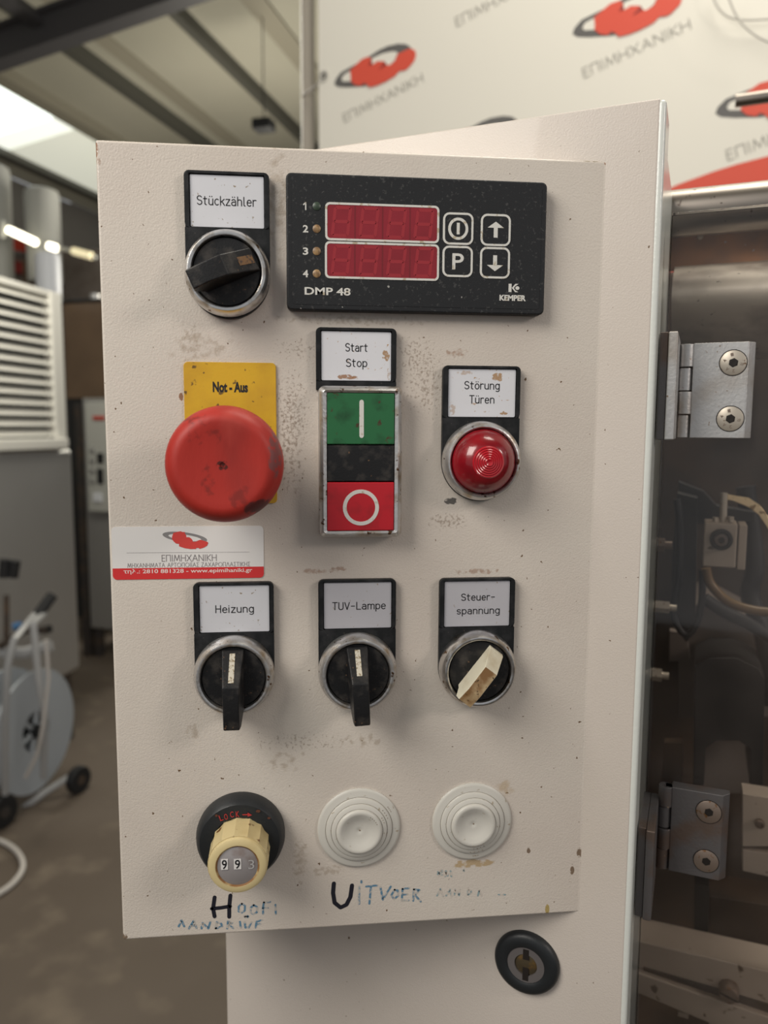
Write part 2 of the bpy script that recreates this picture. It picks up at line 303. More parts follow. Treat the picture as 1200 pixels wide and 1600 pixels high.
def thing(name, label, cat, loc, group=None):
    o = bpy.data.objects.new(name, None); COL.objects.link(o); o.location = Vector(loc)*S; o.empty_display_size = 0.01
    return props(o, label, cat, group)
def root_loc(p):
    l = Vector((0,0,0))
    while p is not None: l += p.location; p = p.parent
    return l
def build(name, mb, m, parent=None, smooth=False, bevel=0.0, seg=2, loc=None, label=None, fix=True):
    org = root_loc(parent) if parent else (Vector(loc)*S if loc is not None else Vector((0,0,0)))
    me = bpy.data.meshes.new(name); me.from_pydata([v*S-org for v in mb.v], [], mb.f)
    if fix:
        bm = bmesh.new(); bm.from_mesh(me); bmesh.ops.recalc_face_normals(bm, faces=bm.faces); bm.to_mesh(me); bm.free()
    me.materials.append(M[m]); me.update()
    o = bpy.data.objects.new(name, me); COL.objects.link(o)
    if parent: o.parent = parent
    else: o.location = org
    if smooth:
        me.polygons.foreach_set('use_smooth', [True]*len(me.polygons))
        try: me.set_sharp_from_angle(angle=math.radians(38))
        except Exception: pass
    if bevel:
        b = o.modifiers.new('bevel', 'BEVEL'); b.width = bevel*S; b.segments = seg; b.limit_method = 'ANGLE'; b.angle_limit = math.radians(35)
        me.polygons.foreach_set('use_smooth', [True]*len(me.polygons))
        wn = o.modifiers.new('wn', 'WEIGHTED_NORMAL')
    if label: o['label'] = label
    return o
def letters(txt, x0, x1, z0, z1, y, fr=ident, bold=0.0, th=0.0):
    """default Blender font, fitted into a rectangle; returns a builder"""
    c = bpy.data.curves.new('t', 'FONT'); c.body = txt; c.size = 10; c.offset = bold; c.extrude = th; c.resolution_u = 4
    o = bpy.data.objects.new('t', c); COL.objects.link(o)
    dg = bpy.context.evaluated_depsgraph_get(); me = bpy.data.meshes.new_from_object(o.evaluated_get(dg))
    xs = [v.co.x for v in me.vertices]; ys = [v.co.y for v in me.vertices]
    a, b, c_, d = min(xs), max(xs), min(ys), max(ys)
    mb = MB(fr)
    mb.add([(x0+(v.co.x-a)/(b-a)*(x1-x0), y, z0+(v.co.y-c_)/(d-c_)*(z1-z0)) for v in me.vertices], [tuple(p.vertices) for p in me.polygons])
    bpy.data.objects.remove(o); bpy.data.meshes.remove(me); return mb

# engraved monoline alphabet, cap height 10
def arc(cx, cy, rx, ry, a0, a1, n=8):
    return [(cx+rx*math.cos(math.radians(a0+(a1-a0)*k/n)), cy+ry*math.sin(math.radians(a0+(a1-a0)*k/n))) for k in range(n+1)]
BO = arc(2.5,3.5,2.2,3.4,0,360,16)
GL = {
 'S':(5.4,[arc(2.7,7.5,2.3,2.4,25,260)+arc(2.7,2.6,2.4,2.5,80,-155)]), 't':(4.2,[[(1.6,9.3),(1.6,1.6)]+arc(3.1,1.6,1.5,1.5,180,270,4),[(0.2,6.9),(3.6,6.9)]]),
 'u':(5.0,[[(0.4,6.9),(0.4,2.2)]+arc(2.4,2.2,2.0,2.1,180,360),[(4.4,6.9),(4.4,0)]]), 'c':(4.6,[arc(2.5,3.5,2.2,3.4,50,310,12)]),
 'k':(4.6,[[(0.4,10),(0.4,0)],[(4.2,6.9),(0.4,3.0)],[(1.9,4.3),(4.5,0)]]), 'z':(4.6,[[(0.3,6.9),(4.2,6.9),(0.3,0),(4.4,0)]]),
 'a':(5.0,[arc(2.4,4.9,2.0,2.0,150,0,6)+[(4.4,0)],[(4.4,4.1)]+[(2.4,4.1)]+arc(2.3,2.1,2.0,2.0,90,270,8)+[(3.2,0.1),(4.4,1.4)]]),
 'h':(5.0,[[(0.4,10),(0.4,0)],arc(2.4,4.8,2.0,2.1,180,0)+[(4.4,0)]]), 'l':(2.6,[[(0.7,10),(0.7,1.2),(1.1,0.3),(1.9,0)]]),
 'e':(4.9,[[(0.4,3.7),(4.5,3.7)]+arc(2.45,3.9,2.05,3.0,0,180,8)+[(0.4,2.8)]+arc(2.5,2.8,2.1,2.75,180,320,7)]), 'r':(3.8,[[(0.4,6.9),(0.4,0)],arc(2.5,4.7,2.1,2.2,180,60,5)]),
 'o':(5.0,[BO]), 'p':(5.0,[[(0.4,6.9),(0.4,-3)],BO]), 'n':(5.0,[[(0.4,6.9),(0.4,0)],arc(2.4,4.8,2.0,2.1,180,0)+[(4.4,0)]]),
 'g':(5.0,[BO,[(4.6,6.9),(4.6,-1.2)]+arc(2.6,-1.2,2.0,1.8,0,-140,6)]), 'i':(1.6,[[(0.6,6.9),(0.6,0)],[(0.6,9.2),(0.6,9.5)]]),
 'm':(7.6,[[(0.4,6.9),(0.4,0)],arc(2.1,5.2,1.7,1.7,180,0)+[(3.8,0)],arc(5.5,5.2,1.7,1.7,180,0)+[(7.2,0)]]), 's':(4.5,[arc(2.2,5.15,1.8,1.75,25,260,6)+arc(2.2,1.85,1.9,1.8,80,-155,6)]), 'T':(5.2,[[(0,10),(5.0,10)],[(2.5,10),(2.5,0)]]),
 'H':(5.8,[[(0.4,10),(0.4,0)],[(5.2,10),(5.2,0)],[(0.4,5.2),(5.2,5.2)]]), 'U':(5.6,[[(0.4,10),(0.4,2.4)]+arc(2.7,2.4,2.3,2.4,180,360)+[(5.0,10)]]),
 'V':(5.4,[[(0.1,10),(2.6,0),(5.1,10)]]), 'L':(4.9,[[(0.4,10),(0.4,0),(4.6,0)]]), '-':(5.0,[[(0.6,4.6),(4.2,4.6)]]), ' ':(3.0,[]),
 'Ε':(5.2,[[(4.6,10),(0.4,10),(0.4,0),(4.6,0)],[(0.4,5.2),(4.2,5.2)]]), 'Π':(7.2,[[(0.4,0),(0.4,10),(6.4,10),(6.4,0)]]), 'Ι':(2.0,[[(0.8,10),(0.8,0)]]),
 'Μ':(9.4,[[(0.4,0),(1.6,10),(4.6,1.2),(7.6,10),(8.8,0)]]), 'Η':(7.4,[[(0.4,10),(0.4,0)],[(6.6,10),(6.6,0)],[(0.4,5.2),(6.6,5.2)]]),
 'Χ':(7.2,[[(0.2,10),(6.6,0)],[(6.6,10),(0.2,0)]]), 'Α':(8.0,[[(0.2,0),(3.8,10),(7.4,0)],[(1.6,3.6),(6.0,3.6)]]), 'Ν':(7.8,[[(0.4,0),(0.4,10),(7.0,0),(7.0,10)]]),
 'Κ':(6.4,[[(0.4,10),(0.4,0)],[(5.6,10),(0.8,5.2),(5.9,0)]]), 'Τ':(6.0,[[(0,10),(5.6,10)],[(2.8,10),(2.8,0)]]), 'Ρ':(5.4,[[(0.4,0),(0.4,10),(2.4,10)]+arc(2.4,7.5,2.4,2.5,90,-90,6)+[(0.4,5)]]),
 'Ο':(10.0,[arc(4.9,5,4.7,5,0,360,20)]), 'Σ':(6.0,[[(5.2,10),(0.4,10),(3.2,5.2),(0.4,0),(5.4,0)]]), 'Ζ':(6.2,[[(0.4,10),(5.4,10),(0.3,0),(5.6,0)]]), 'Λ':(7.6,[[(0.2,0),(3.6,10),(7.0,0)]]),
}
for a_, b_, dx in (('ü','u',2.4),('ö','o',2.5),('ä','a',2.4),('Ϊ','Ι',0.8)):
    w_, l_ = GL[b_]; hgt = 9.4 if a_ != 'Ϊ' else 12
    GL[a_] = (w_, l_+[[(dx-1.1,hgt),(dx-1.1,hgt+.3)],[(dx+1.1,hgt),(dx+1.1,hgt+.3)]])
def engraved(txt, x0, x1, zb, h, wd, y, fr=ident, mb=None, gap=1.15):
    x = 0; L_ = []
    for ch in txt:
        w_, ls = GL[ch]
        for l in ls: L_.append([(x+a, b) for a, b in l])
        x += w_+gap
    x -= gap; k = (x1-x0)/(x-0.6)
    mb = mb or MB(fr)
    return mb.ribbon([[(x0+(a-.2)*k, zb+b*h/10) for a, b in l] for l in L_], wd, y)

# logo of the machinery dealer: grey ring behind a toothed red shape (unit frame about 350 wide)
RED_LOGO = [(470,100),(490,84),(520,78),(560,80),(576,92),(572,112),(592,110),(618,124),(630,146),(618,158),(640,164),(668,160),(690,148),(716,146),(738,154),(742,176),(728,196),(704,210),(672,212),(668,203),(652,204),(644,214),(604,211),(560,199),(522,180),(502,186),(500,172),(484,160),(470,138)]
NOTCH = [(560,124),(590,128),(606,150),(584,158),(562,150)]
def logo_parts(T, lift, wmul, fr, name_prefix, parent, mred, mgrey):
    """T maps logo units to the surface plane (x,z); lift = plane depth"""
    rot = math.radians(-12)
    a = [T(567+(x), 136-(z)) for x, z in ell(0,0,172,50,56,rot)]; b = [T(567+x, 136-z) for x, z in ell(6,2,140,28,56,rot)]
    g = MB(fr); n = len(a); g.add([(x,lift,z) for x,z in a]+[(x,lift,z) for x,z in b], [(i,(i+1)%n,(i+1)%n+n,i+n) for i in range(n)])
    build('logo_ring', g, mgrey, parent, fix=False)
    r = MB(fr); r.add([(T(x,y)[0], lift-wmul, T(x,y)[1]) for x, y in RED_LOGO], [tuple(range(len(RED_LOGO)))])
    return build('logo_gear', r, mred, parent, fix=False)

# ================================================================ SETTING
props(build('floor', MB(hall).box(-9000,9000,-5000,15000,FLOOR-100,FLOOR), 'floor'), 'worn brown concrete hall floor', kind='structure')
TAU = math.radians(9)
R_H = Q_H*math.cos(TAU)+Vector((0,0,math.sin(TAU)))
RP = CAMP + ray(200,100)*6500
N_R = P_H.cross(R_H).normalized()
def roofco(px, py, off=0.0):
    p = hit(px, py, RP + N_R*off*(1 if N_R.z < 0 else -1), N_R); d = p-RP
    return d.dot(R_H), d.dot(P_H)
NDN = N_R if N_R.z < 0 else -N_R
roof = lambda a, b, d: RP + R_H*a + P_H*b + NDN*d         # d below the sheets
ceil = props(thing('ceiling', 'sloping roof of pale sheets on dark steel purlins', None, RP), kind='structure')
pl = [(0,113),(108,77),(167,62),(271,21),(387,0)]         # where the purlins cross
pa = [roofco(*q)[0] for q in pl]
skl = roofco(0,138)[0]; skr = roofco(0,235)[0]            # skylight strip
lo, hi = min(skl,skr), max(skl,skr)
edges = [roofco(0,262)[0]-100, lo, hi] + sorted([a for a in pa if a > hi+150]) + [pa[-1]+1500, pa[-1]+3000, pa[-1]+9000]
edges = sorted(edges)
for i, (a, b) in enumerate(zip(edges[:-1], edges[1:])):
    if abs(a-lo) < 1 and abs(b-hi) < 1: continue
    build('roof_sheet', MB(roof).box(a+8, b-8, -9000, 13000, -40+ (i%2)*6, -10), 'roof', ceil)
win = props(thing('window_1', 'long translucent skylight strip in the sloping roof', None, roof(lo,0,0)), kind='structure')
_, bm_ = roofco(66,205)
build('skylight_sheet', MB(roof).box(lo, hi, bm_-1600, bm_-150, -30, -12), 'skylight', win, label='overexposed near skylight sheet')
build('skylight_sheet', MB(roof).box(lo, hi, bm_-130, bm_+150, -30, -12), 'skylight_mid', win)
build('skylight_sheet', MB(roof).box(lo, hi, bm_+170, 13000, -30, -12), 'skylight_dim', win)
build('skylight_sheet', MB(roof).box(lo, hi, bm_-5000, bm_-1620, -30, -12), 'skylight_dim', win)
for (q, hgt, wd, m_) in (((0,124),95,110,'purlin2'), ((108,84),120,75,'purlin'), ((167,68),14,130,'purlin2'), ((271,24),110,70,'purlin'), ((395,0),14,170,'purlin2'), ((0,243),60,90,'purlin')):
    a = roofco(*q, hgt)[0]
    build('purlin', MB(roof).box(a-wd/2, a+wd/2, -9000, 13000, -8, hgt), m_, ceil)
# main rafter: I section across the slope
br = roofco(165,57,480)[1]-70
ea = roofco(0,262)[0]
rb = MB(roof); rb.box(ea+40, 9000, br-70, br+70, 240, 262); rb.box(ea+40, 9000, br-10, br+10, 262, 460); rb.box(ea+40, 9000, br-70, br+70, 460, 480)
build('rafter', rb, 'roof_steel', ceil)
a0 = roofco(60,36,300)[0]
build('brace', MB(roof).box(a0-45, a0+45, br-3800, br-15, 250, 330), 'roof_steel', ceil)
props(build('wall_back', MB(hall).box(-9000,9000,12000,12150,FLOOR,7000), 'wall'), 'dim far wall of the hall', kind='structure')
wa = (roof(ea,0,0)-CF).dot(Q_H)
props(build('wall_left', MB(hall).box(wa-150,wa,-5000,12000,FLOOR,roof(ea,0,60).z), 'wall'), 'dim left wall of the hall', kind='structure')

# ================================================================ CONTROL CABINET
cab = thing('control_cabinet', 'cream enamelled control cabinet with slanted console box carrying all the switches', 'cabinet', cabf(-78,60,-700))
SL = -176.5; ZT = 136.9
ZB = -900
d = MB(cabf); d.box(SL, 19.2, 0, 24, ZB, ZT); build('cabinet_door', d, 'paint2', cab, bevel=.8, seg=3)
d = MB(cabf); d.box(18.0, 21.4, .15, 24, ZB, ZT-.3); build('door_edge', d, 'paint_lit_side', cab, bevel=1.6, seg=5, label='glossy rolled door edge with its highlight painted paler')
d = MB(cabf); d.box(SL+2, 19.4, 24, 118, ZB, ZT-1.0); build('cabinet_body', d, 'paint_lit_side', cab, bevel=1.5)
# wedge shaped console box: face y=0, merging with the cabinet front at its right edge
yb = (X1-X0)*math.tan(ANG)
wv = [(X0,0,Z0),(X1+1.5,0.0,Z0),(X0,yb+1,Z0),(X0,0,Z1),(X1+1.5,0.0,Z1),(X0,yb+1,Z1)]
wv = [(X0,0,Z0),(X1-.4,0,Z0),(X1+1.2,-.55,Z0),(X1+1.2,1.5,Z0),(X0,yb+1.5,Z0)]; wv = wv+[(x,y,Z1) for x,y,z in wv]
wb = MB().add(wv, [(0,1,6,5),(1,2,7,6),(2,3,8,7),(3,4,9,8),(4,0,5,9),(4,3,2,1,0),(5,6,7,8,9)])
build('console_box', wb, 'paint', cab, bevel=1.6, seg=4)
# legs/plinth so the tall cabinet stands on the floor
pb = MB(cabf)
pb.box(SL+10, 12, 10, 110, FLOOR, ZB); build('plinth', pb, 'paint_lit_side', cab)

def px2(pts, h=0.0): return [F(x, y, h) for x, y in pts]
def hand(lines, wd, m, crop=None):
    """strokes given in photo pixels (via a crop origin and scale) on the console face"""
    ox, oy, k = crop; mb = MB()
    mb.ribbon([px2([(ox+x/k, oy+y/k) for x, y in l]) for l in lines], wd, -0.06)
    return build('handwriting', mb, m, cab, fix=False)
c7 = (270,1210,3.243)
hand([[(212,622),(204,680),(212,720)],[(292,612),(286,670),(286,722)],[(198,680),(240,676),(290,668)]], 1.55, 'marker_black', c7).__setitem__('label','black marker letter H')
hand([[(816,552),(812,600),(820,650),(850,674),(880,660),(900,620),(908,562)]], 1.7, 'marker_black', c7).__setitem__('label','black marker letter U')
hand([[(350,655),(334,668),(334,694),(350,700),(364,690),(366,664),(350,655)],[(410,662),(394,676),(394,700),(410,708),(426,698),(428,672),(410,662)],[(462,648),(456,678),(458,706)],[(462,648),(494,646)],[(458,676),(482,676)],[(520,660),(522,708)]], 0.8, 'marker_blue', c7)
hand([[(30,770),(44,738),(58,770)],[(82,780),(106,742),(120,778)],[(90,766),(116,764)],[(146,780),(150,752),(180,780),(190,748)],[(218,780),(222,748),(246,756),(250,770),(218,780)],[(276,780),(280,744),(300,752),(280,762),(306,778)],[(340,746),(344,776)],[(364,748),(368,776),(384,776),(398,748)],[(420,776),(424,746),(452,738)],[(424,760),(444,758)]], 0.85, 'marker_blue', c7)
hand([[(366,718),(368,722)],[(378,718),(380,722)]], 1.1, 'marker_blue', c7)
hand([[(944,568),(944,655)],[(956,540),(956,548)],[(980,568),(1036,562)],[(1004,566),(996,655)],[(1052,570),(1064,634),(1104,568)],[(1124,584),(1108,610),(1120,632),(1142,614),(1140,588),(1124,584)],[(1164,580),(1160,640),(1194,638)],[(1162,610),(1188,606)],[(1164,580),(1196,576)],[(1222,582),(1218,640)],[(1222,582),(1250,586),(1226,610),(1256,644)]], 0.85, 'marker_blue', c7)
c8 = (640,1200,3.75)
hand([[(166,622),(192,606),(184,596),(168,606),(172,630),(192,628)],[(208,634),(212,604),(222,630)],[(240,604),(246,634)],[(316,596),(318,602)]], 0.9, 'marker_teal', c8)
hand([[(160,750),(180,708),(196,750)],[(214,748),(236,712),(244,750)],[(262,744),(266,710),(290,746),(294,710)],[(340,742),(344,708),(362,724),(344,742)],[(400,748),(408,714),(420,748)],[(520,742),(560,742)]], 0.7, 'marker_teal', c8)

# ================================================================ CONTROLS
CX1, CX2, CX3 = 60.8, 107.8, 155.0
def holder_mesh(cx, zc, top=35.6, wid=15.0, circle=True, zlow=None, plate=None):
    """plate carrier: rim frame round the label, skirt with a round foot"""
    x0, x1 = cx-wid, cx+wid; zt = zc+top
    px0, px1, pz0, pz1 = plate
    mb = MB()
    if circle:
        out = [(x0, zt-2)] ; 
        out = arc(x1-2, zt-2, 2, 2, 0, 90, 4)+arc(x0+2, zt-2, 2, 2, 90, 180, 4)+arc(cx, zc, 15.0, 15.6, 180, 360, 28)
        foot = [(x0, pz0-.4)]+arc(cx, zc, 15.0, 15.6, 180, 360, 28)+[(x1, pz0-.4)]
    else:
        out = arc(x1-2, zt-2, 2, 2, 0, 90, 4)+arc(x0+2, zt-2, 2, 2, 90, 180, 4)+[(x0, zlow),(x1, zlow)]
        foot = [(x0, zlow),(x1, zlow),(x1, pz0-.4),(x0, pz0-.4)]
    mb.prism(out, -1.5, 0)
    mb.prism(foot, -2.7, -1.5)
    mb.frame(rrect(x0, x1, pz0-.4-.01, zt, 1.8), rrect(px0-.25, px1+.25, pz0-.2, pz1+.25, .3), -2.7, -1.5)
    return mb
def bezel_mesh(cx, zc, ro=15.0, ri=12.1, f=9.4):
    mb = MB()
    mb.lathe(cx, zc, [(ri,-2.7),(ro+.1,-2.7),(ro+.25,-4.2),(ro,-6.4),(ro-.5,-8.0),(ro-1.3,-f+.15),(ro-1.9,-f),(ri+.35,-f+.25),(ri,-f+.9),(ri,-6.5),(ri,-2.7)], 96, cap0=False, cap1=False)
    return mb
def lever_mesh(cx, zc, ang, lt, lb, hw, base=-8.0, top=-20.5, ridge=.30, wtop=None, taper=1.0):
    """lt above centre (marker end), lb below; sloped marker face, flat ridge"""
    wtop = wtop or hw*.72
    c, s_ = math.cos(ang), math.sin(ang)
    def q(a, l, y): return (cx+a*c+l*s_, y, zc-a*s_+l*c)
    zr = lt-(lt+lb)*ridge
    pr = [(lt, base),(lt-.5, base-2.2),(zr, top),(-lb*.55, top-.4),(-lb, top+.8),(-lb-.2, top+4.5),(-lb*.80, base-2.0),(-lb*.76, base)]
    vs_ = []
    for l, y in pr:
        t = (base-y)/(base-top); wv_ = hw+(wtop-hw)*t
        if l < -lb*.5: wv_ *= taper
        vs_ += [q(-wv_, l, y), q(wv_, l, y)]
    n = len(pr); fs_ = [(2*i, 2*i+1, 2*((i+1)%n)+1, 2*((i+1)%n)) for i in range(n)]
    fs_ += [tuple(2*i for i in range(n-1,-1,-1)), tuple(2*i+1 for i in range(n))]
    mb = MB().add(vs_, fs_)
    def mark(w_, l0, l1, off=0.0, lift=.12):
        def yy(l):
            t = (lt-.5-l)/((lt-.5)-zr); return base-2.2+(top-base+2.2)*t-lift
        return MB().add([q(off-w_,l0,yy(l0)),q(off+w_,l0,yy(l0)),q(off+w_,l1,yy(l1)),q(off-w_,l1,yy(l1)),
                         q(off-w_,l0,yy(l0)+.5),q(off+w_,l0,yy(l0)+.5),q(off+w_,l1,yy(l1)+.5),q(off-w_,l1,yy(l1)+.5)],[(0,1,2,3),(4,7,6,5),(0,4,5,1),(1,5,6,2),(2,6,7,3),(3,7,4,0)])
    return mb, mark
def plate_thing(t, lines, plate, m, hgt, wd):
    px0, px1, pz0, pz1 = plate
    pm = MB().prism(rrect(px0, px1, pz0, pz1, .5, 3), -1.95, -1.4)
    p = build('name_plate', pm, m, t, bevel=.12)
    mb = MB()
    for txt, a, b, zb in lines: engraved(txt, a, b, zb, hgt, wd, -2.0, mb=mb)
    build('lettering', mb, 'ink', p, fix=False)
def plate_from(i):
    fit = [(47.74,106.07),(94.25,52.13),(142.28,38.94),(47.99,-43.14),(94.92,-42.69),(141.92,-42.93)][i]
    return (fit[0], fit[0]+26.16, fit[1]-18.08, fit[1])
def tx(x0, x1, yb, xh=None):      # pixel text box -> mm
    a = F(x0, yb, 2); b = F(x1, yb, 2); return a[0], b[0], (a[1]+b[1])/2
def switch(label, cx, zc, plate, m_lab, lines, th, ang, kind='long', ring='chrome', lb=16.2):
    t = thing('selector_switch', label, 'switch', (cx, 0, zc))
    build('legend_holder', holder_mesh(cx, zc, plate[3]+1.2-zc, 15.0, plate=plate), 'black', t, bevel=.35)
    plate_thing(t, lines, plate, m_lab, th, .36)
    build('bezel', bezel_mesh(cx, zc), ring, t, smooth=True)
    build('rotor', MB().lathe(cx, zc, [(12.0,-2.8),(12.0,-7.4),(11.6,-8.0),(0,-8.0)], 72), 'black2', t, smooth=True)
    if kind == 'long':
        mb, mark = lever_mesh(cx, zc, ang, 11.2, lb, 4.2, top=-20.0, ridge=.40 if lb > 15 else .46, wtop=3.1 if lb > 15 else 3.7, taper=.92)
        h = build('handle', mb, 'black2', t, bevel=.5, seg=3)
        return t, h, mark
    mb, mark = lever_mesh(cx, zc, ang, 10.6, 12.2, 3.3, top=-17.5, ridge=.30, wtop=2.9)
    h = build('handle', mb, 'ivory', t, bevel=.18, label='ivory handle stained brown on its ridge')
    return t, h, mark
x0,x1,zb = tx(308,400,321); t, h, mk = switch('selector switch under the Stückzähler label, black lever turned to the left', CX1, 71.4, plate_from(0), 'label', [('Stückzähler', x0, x1, zb)], 3.05, math.radians(66), lb=12.6)
build('pointer_mark', mk(1.5, 5.2, 10.4), 'brown_mark', h)
x0,x1,zb = tx(337,396,957); t, h, mk = switch('selector switch under the Heizung label, black lever pointing down, leftmost of its row', CX1, -77.2, plate_from(3), 'label', [('Heizung', x0, x1, zb)], 2.8, math.radians(0), ring='chrome_worn')
build('pointer_mark', mk(1.0, 1.6, 10.2), 'white_mark', h)
x0,x1,zb = tx(520,602,952); t, h, mk = switch('selector switch under the TUV-Lampe label, black lever pointing down', CX2, -77.2, plate_from(4), 'label_grey', [('TUV-Lampe', x0, x1, zb)], 2.8, math.radians(-3), ring='chrome_worn')
build('pointer_mark', mk(1.0, 2.6, 10.4, ), 'white_mark', h)
a = tx(721,773,938); b = tx(714,780,959)
t, h, mk = switch('selector switch under the Steuerspannung label with a short ivory handle', CX3, -77.2, plate_from(5), 'label_grey', [('Steuer-',)+a, ('spannung',)+b], 2.65, math.radians(38), kind='short')
# brown stained ridge plate on the ivory handle
c_, s_ = math.cos(math.radians(38)), math.sin(math.radians(38))
def qq(a_, l, y): return (CX3+a_*c_+l*s_, y, -77.2-a_*s_+l*c_)
wf = [(3.76,-17.62),(-6.7,-18.05),(-12.1,-16.95)]
build('worn_face', MB().add([qq(w_, l, y) for l, y in wf for w_ in (-2.7,2.7)]+[qq(w_, l, y+.5) for l, y in wf for w_ in (-2.7,2.7)], [(0,1,3,2),(2,3,5,4),(6,8,9,7),(8,10,11,9),(0,2,8,6),(2,4,10,8),(1,7,9,3),(3,9,11,5),(0,6,7,1),(4,5,11,10)]), 'ivory_dirty', h)

# ---- emergency stop
es = thing('emergency_stop_button', 'large scuffed red emergency stop mushroom on a yellow Not-Aus plate', 'button', (60.8, 0, 4.0))
yp = build('legend_plate', MB().prism(rrect(43.9, 77.5, -12.0, 40.3, 1.6), -.9, 0), 'yellow', es, bevel=.15, label='yellow legend plate')
ax, ay, az = tx(332,387,613); build('lettering', letters('Not - Aus', ax, ay, az, az+3.9, -.95, bold=.42), 'ink', yp, fix=False)
build('collar', MB().lathe(60.8, 4.0, [(14.5,-.9),(14.5,-5),(13.2,-6.5),(9.5,-6.5),(9.5,-18)], 64), 'black', es, smooth=True)
cap = [(9.6,-14),(17.2,-17.5),(19.2,-20.5),(19.95,-24),(19.7,-28),(18.7,-31.3),(17.2,-33.3),(15.6,-34.3),(14.2,-34.45),(12.5,-34.2),(6,-33.8),(1.0,-33.7),(.8,-33.2),(0,-33.2)]
build('mushroom_cap', MB().lathe(60.8, 4.0, cap, 96), 'red_cap', es, smooth=True)

# ---- double push button
db = thing('double_push_button', 'double push button with green I key above red O key under Start Stop label', 'button', (108.6, 0, 3.8))
pl_ = plate_from(1)
build('legend_holder', holder_mesh(107.3, 0, 53.4, 15.0, circle=False, zlow=30.5, plate=pl_), 'black', db, bevel=.35)
a = tx(540,574,549); b = tx(541,573,573)
plate_thing(db, [('Start',)+a, ('Stop',)+b], pl_, 'label_start', 2.85, .36)
BX0, BX1, BZ0, BZ1 = 93.1, 124.2, -24.4, 31.9
bz = MB(); oo = rrect(BX0, BX1, BZ0, BZ1, 2.2); o2 = rrect(BX0+.5, BX1-.5, BZ0+.5, BZ1-.5, 2.0); o3 = rrect(BX0+1.7, BX1-1.7, BZ0+1.7, BZ1-1.7, 1.2); o4 = rrect(BX0+2.9, BX1-2.9, BZ0+2.5, BZ1-2.5, .5)
n = len(oo); rings = [(oo,0),(oo,-5.8),(o2,-7.4),(o3,-8.4),(o4,-8.0),(o4,-3)]
bz.add([(x,y,z) for o_, y in rings for x, z in o_], [(i*n+k, i*n+(k+1)%n, (i+1)*n+(k+1)%n, (i+1)*n+k) for i in range(len(rings)-1) for k in range(n)])
build('bezel', bz, 'chrome_worn', db, smooth=True)
kx0, kx1 = BX0+3.0, BX1-3.0
def key(name, z0, z1, m, yf=-7.9, label=None): return build(name, MB().prism(rrect(kx0, kx1, z0, z1, .4, 3), yf, -2), m, db, bevel=.45, label=label)
zg0 = F(565,695,8)[1]; zr1 = F(564,753,8)[1]
gk = key('key', zg0+.15, BZ1-2.6, 'green', label='green key marked I')
key('key', zr1+.15, zg0-.15, 'black2', -7.6, 'blank black middle key')
rk = key('key', BZ0+2.6, zr1-.15, 'red', label='red key marked O')
m_ = MB(); pt = F(565,628,8); pbm = F(565,681,8); m_.ribbon([[pt, pbm]], 1.65, -8.0); build('start_mark', m_, 'white_print', gk, fix=False)
cx_, cz_ = F(564,793,8); m_ = MB(); m_.frame(ell(cx_,cz_,6.75,6.75,64), ell(cx_,cz_,5.35,5.35,64), -8.0, -7.85); build('stop_mark', m_, 'white_print', rk)

# ---- indicator lamp
il = thing('indicator_lamp', 'red dome indicator lamp under the Störung Türen label', 'lamp', (CX3, 0, 4.2))
pl_ = plate_from(2)
build('legend_holder', holder_mesh(155.1, 4.2, pl_[3]+1.2-4.2, 15.0, plate=pl_), 'black', il, bevel=.35)
a = tx(726,780,608); b = tx(734,772,630)
plate_thing(il, [('Störung',)+a, ('Türen',)+b], pl_, 'label_stor', 2.85, .36)
build('bezel', bezel_mesh(155.0, 4.2, 14.9, 12.3, 9.2), 'chrome_worn', il, smooth=True)
build('lens', MB().lathe(155.0, 4.2, [(12.2,-3),(12.2,-8.2),(11.8,-9.6),(10.6,-11.8),(8.6,-14.2),(6.9,-15.6),(5.9,-16.0)], 80, cap1=False), 'lens', il, smooth=True)
build('lens_core', MB().lathe(155.0, 4.2, [(5.95,-15.98)]+[(5.9-i*.42, -16.15-.12*i-(.30 if i%2 else 0)) for i in range(1,13)]+[(.3,-17.4),(0,-17.4)], 80, cap0=False), 'lens_core', il, smooth=True, label='brighter ribbed lens centre')

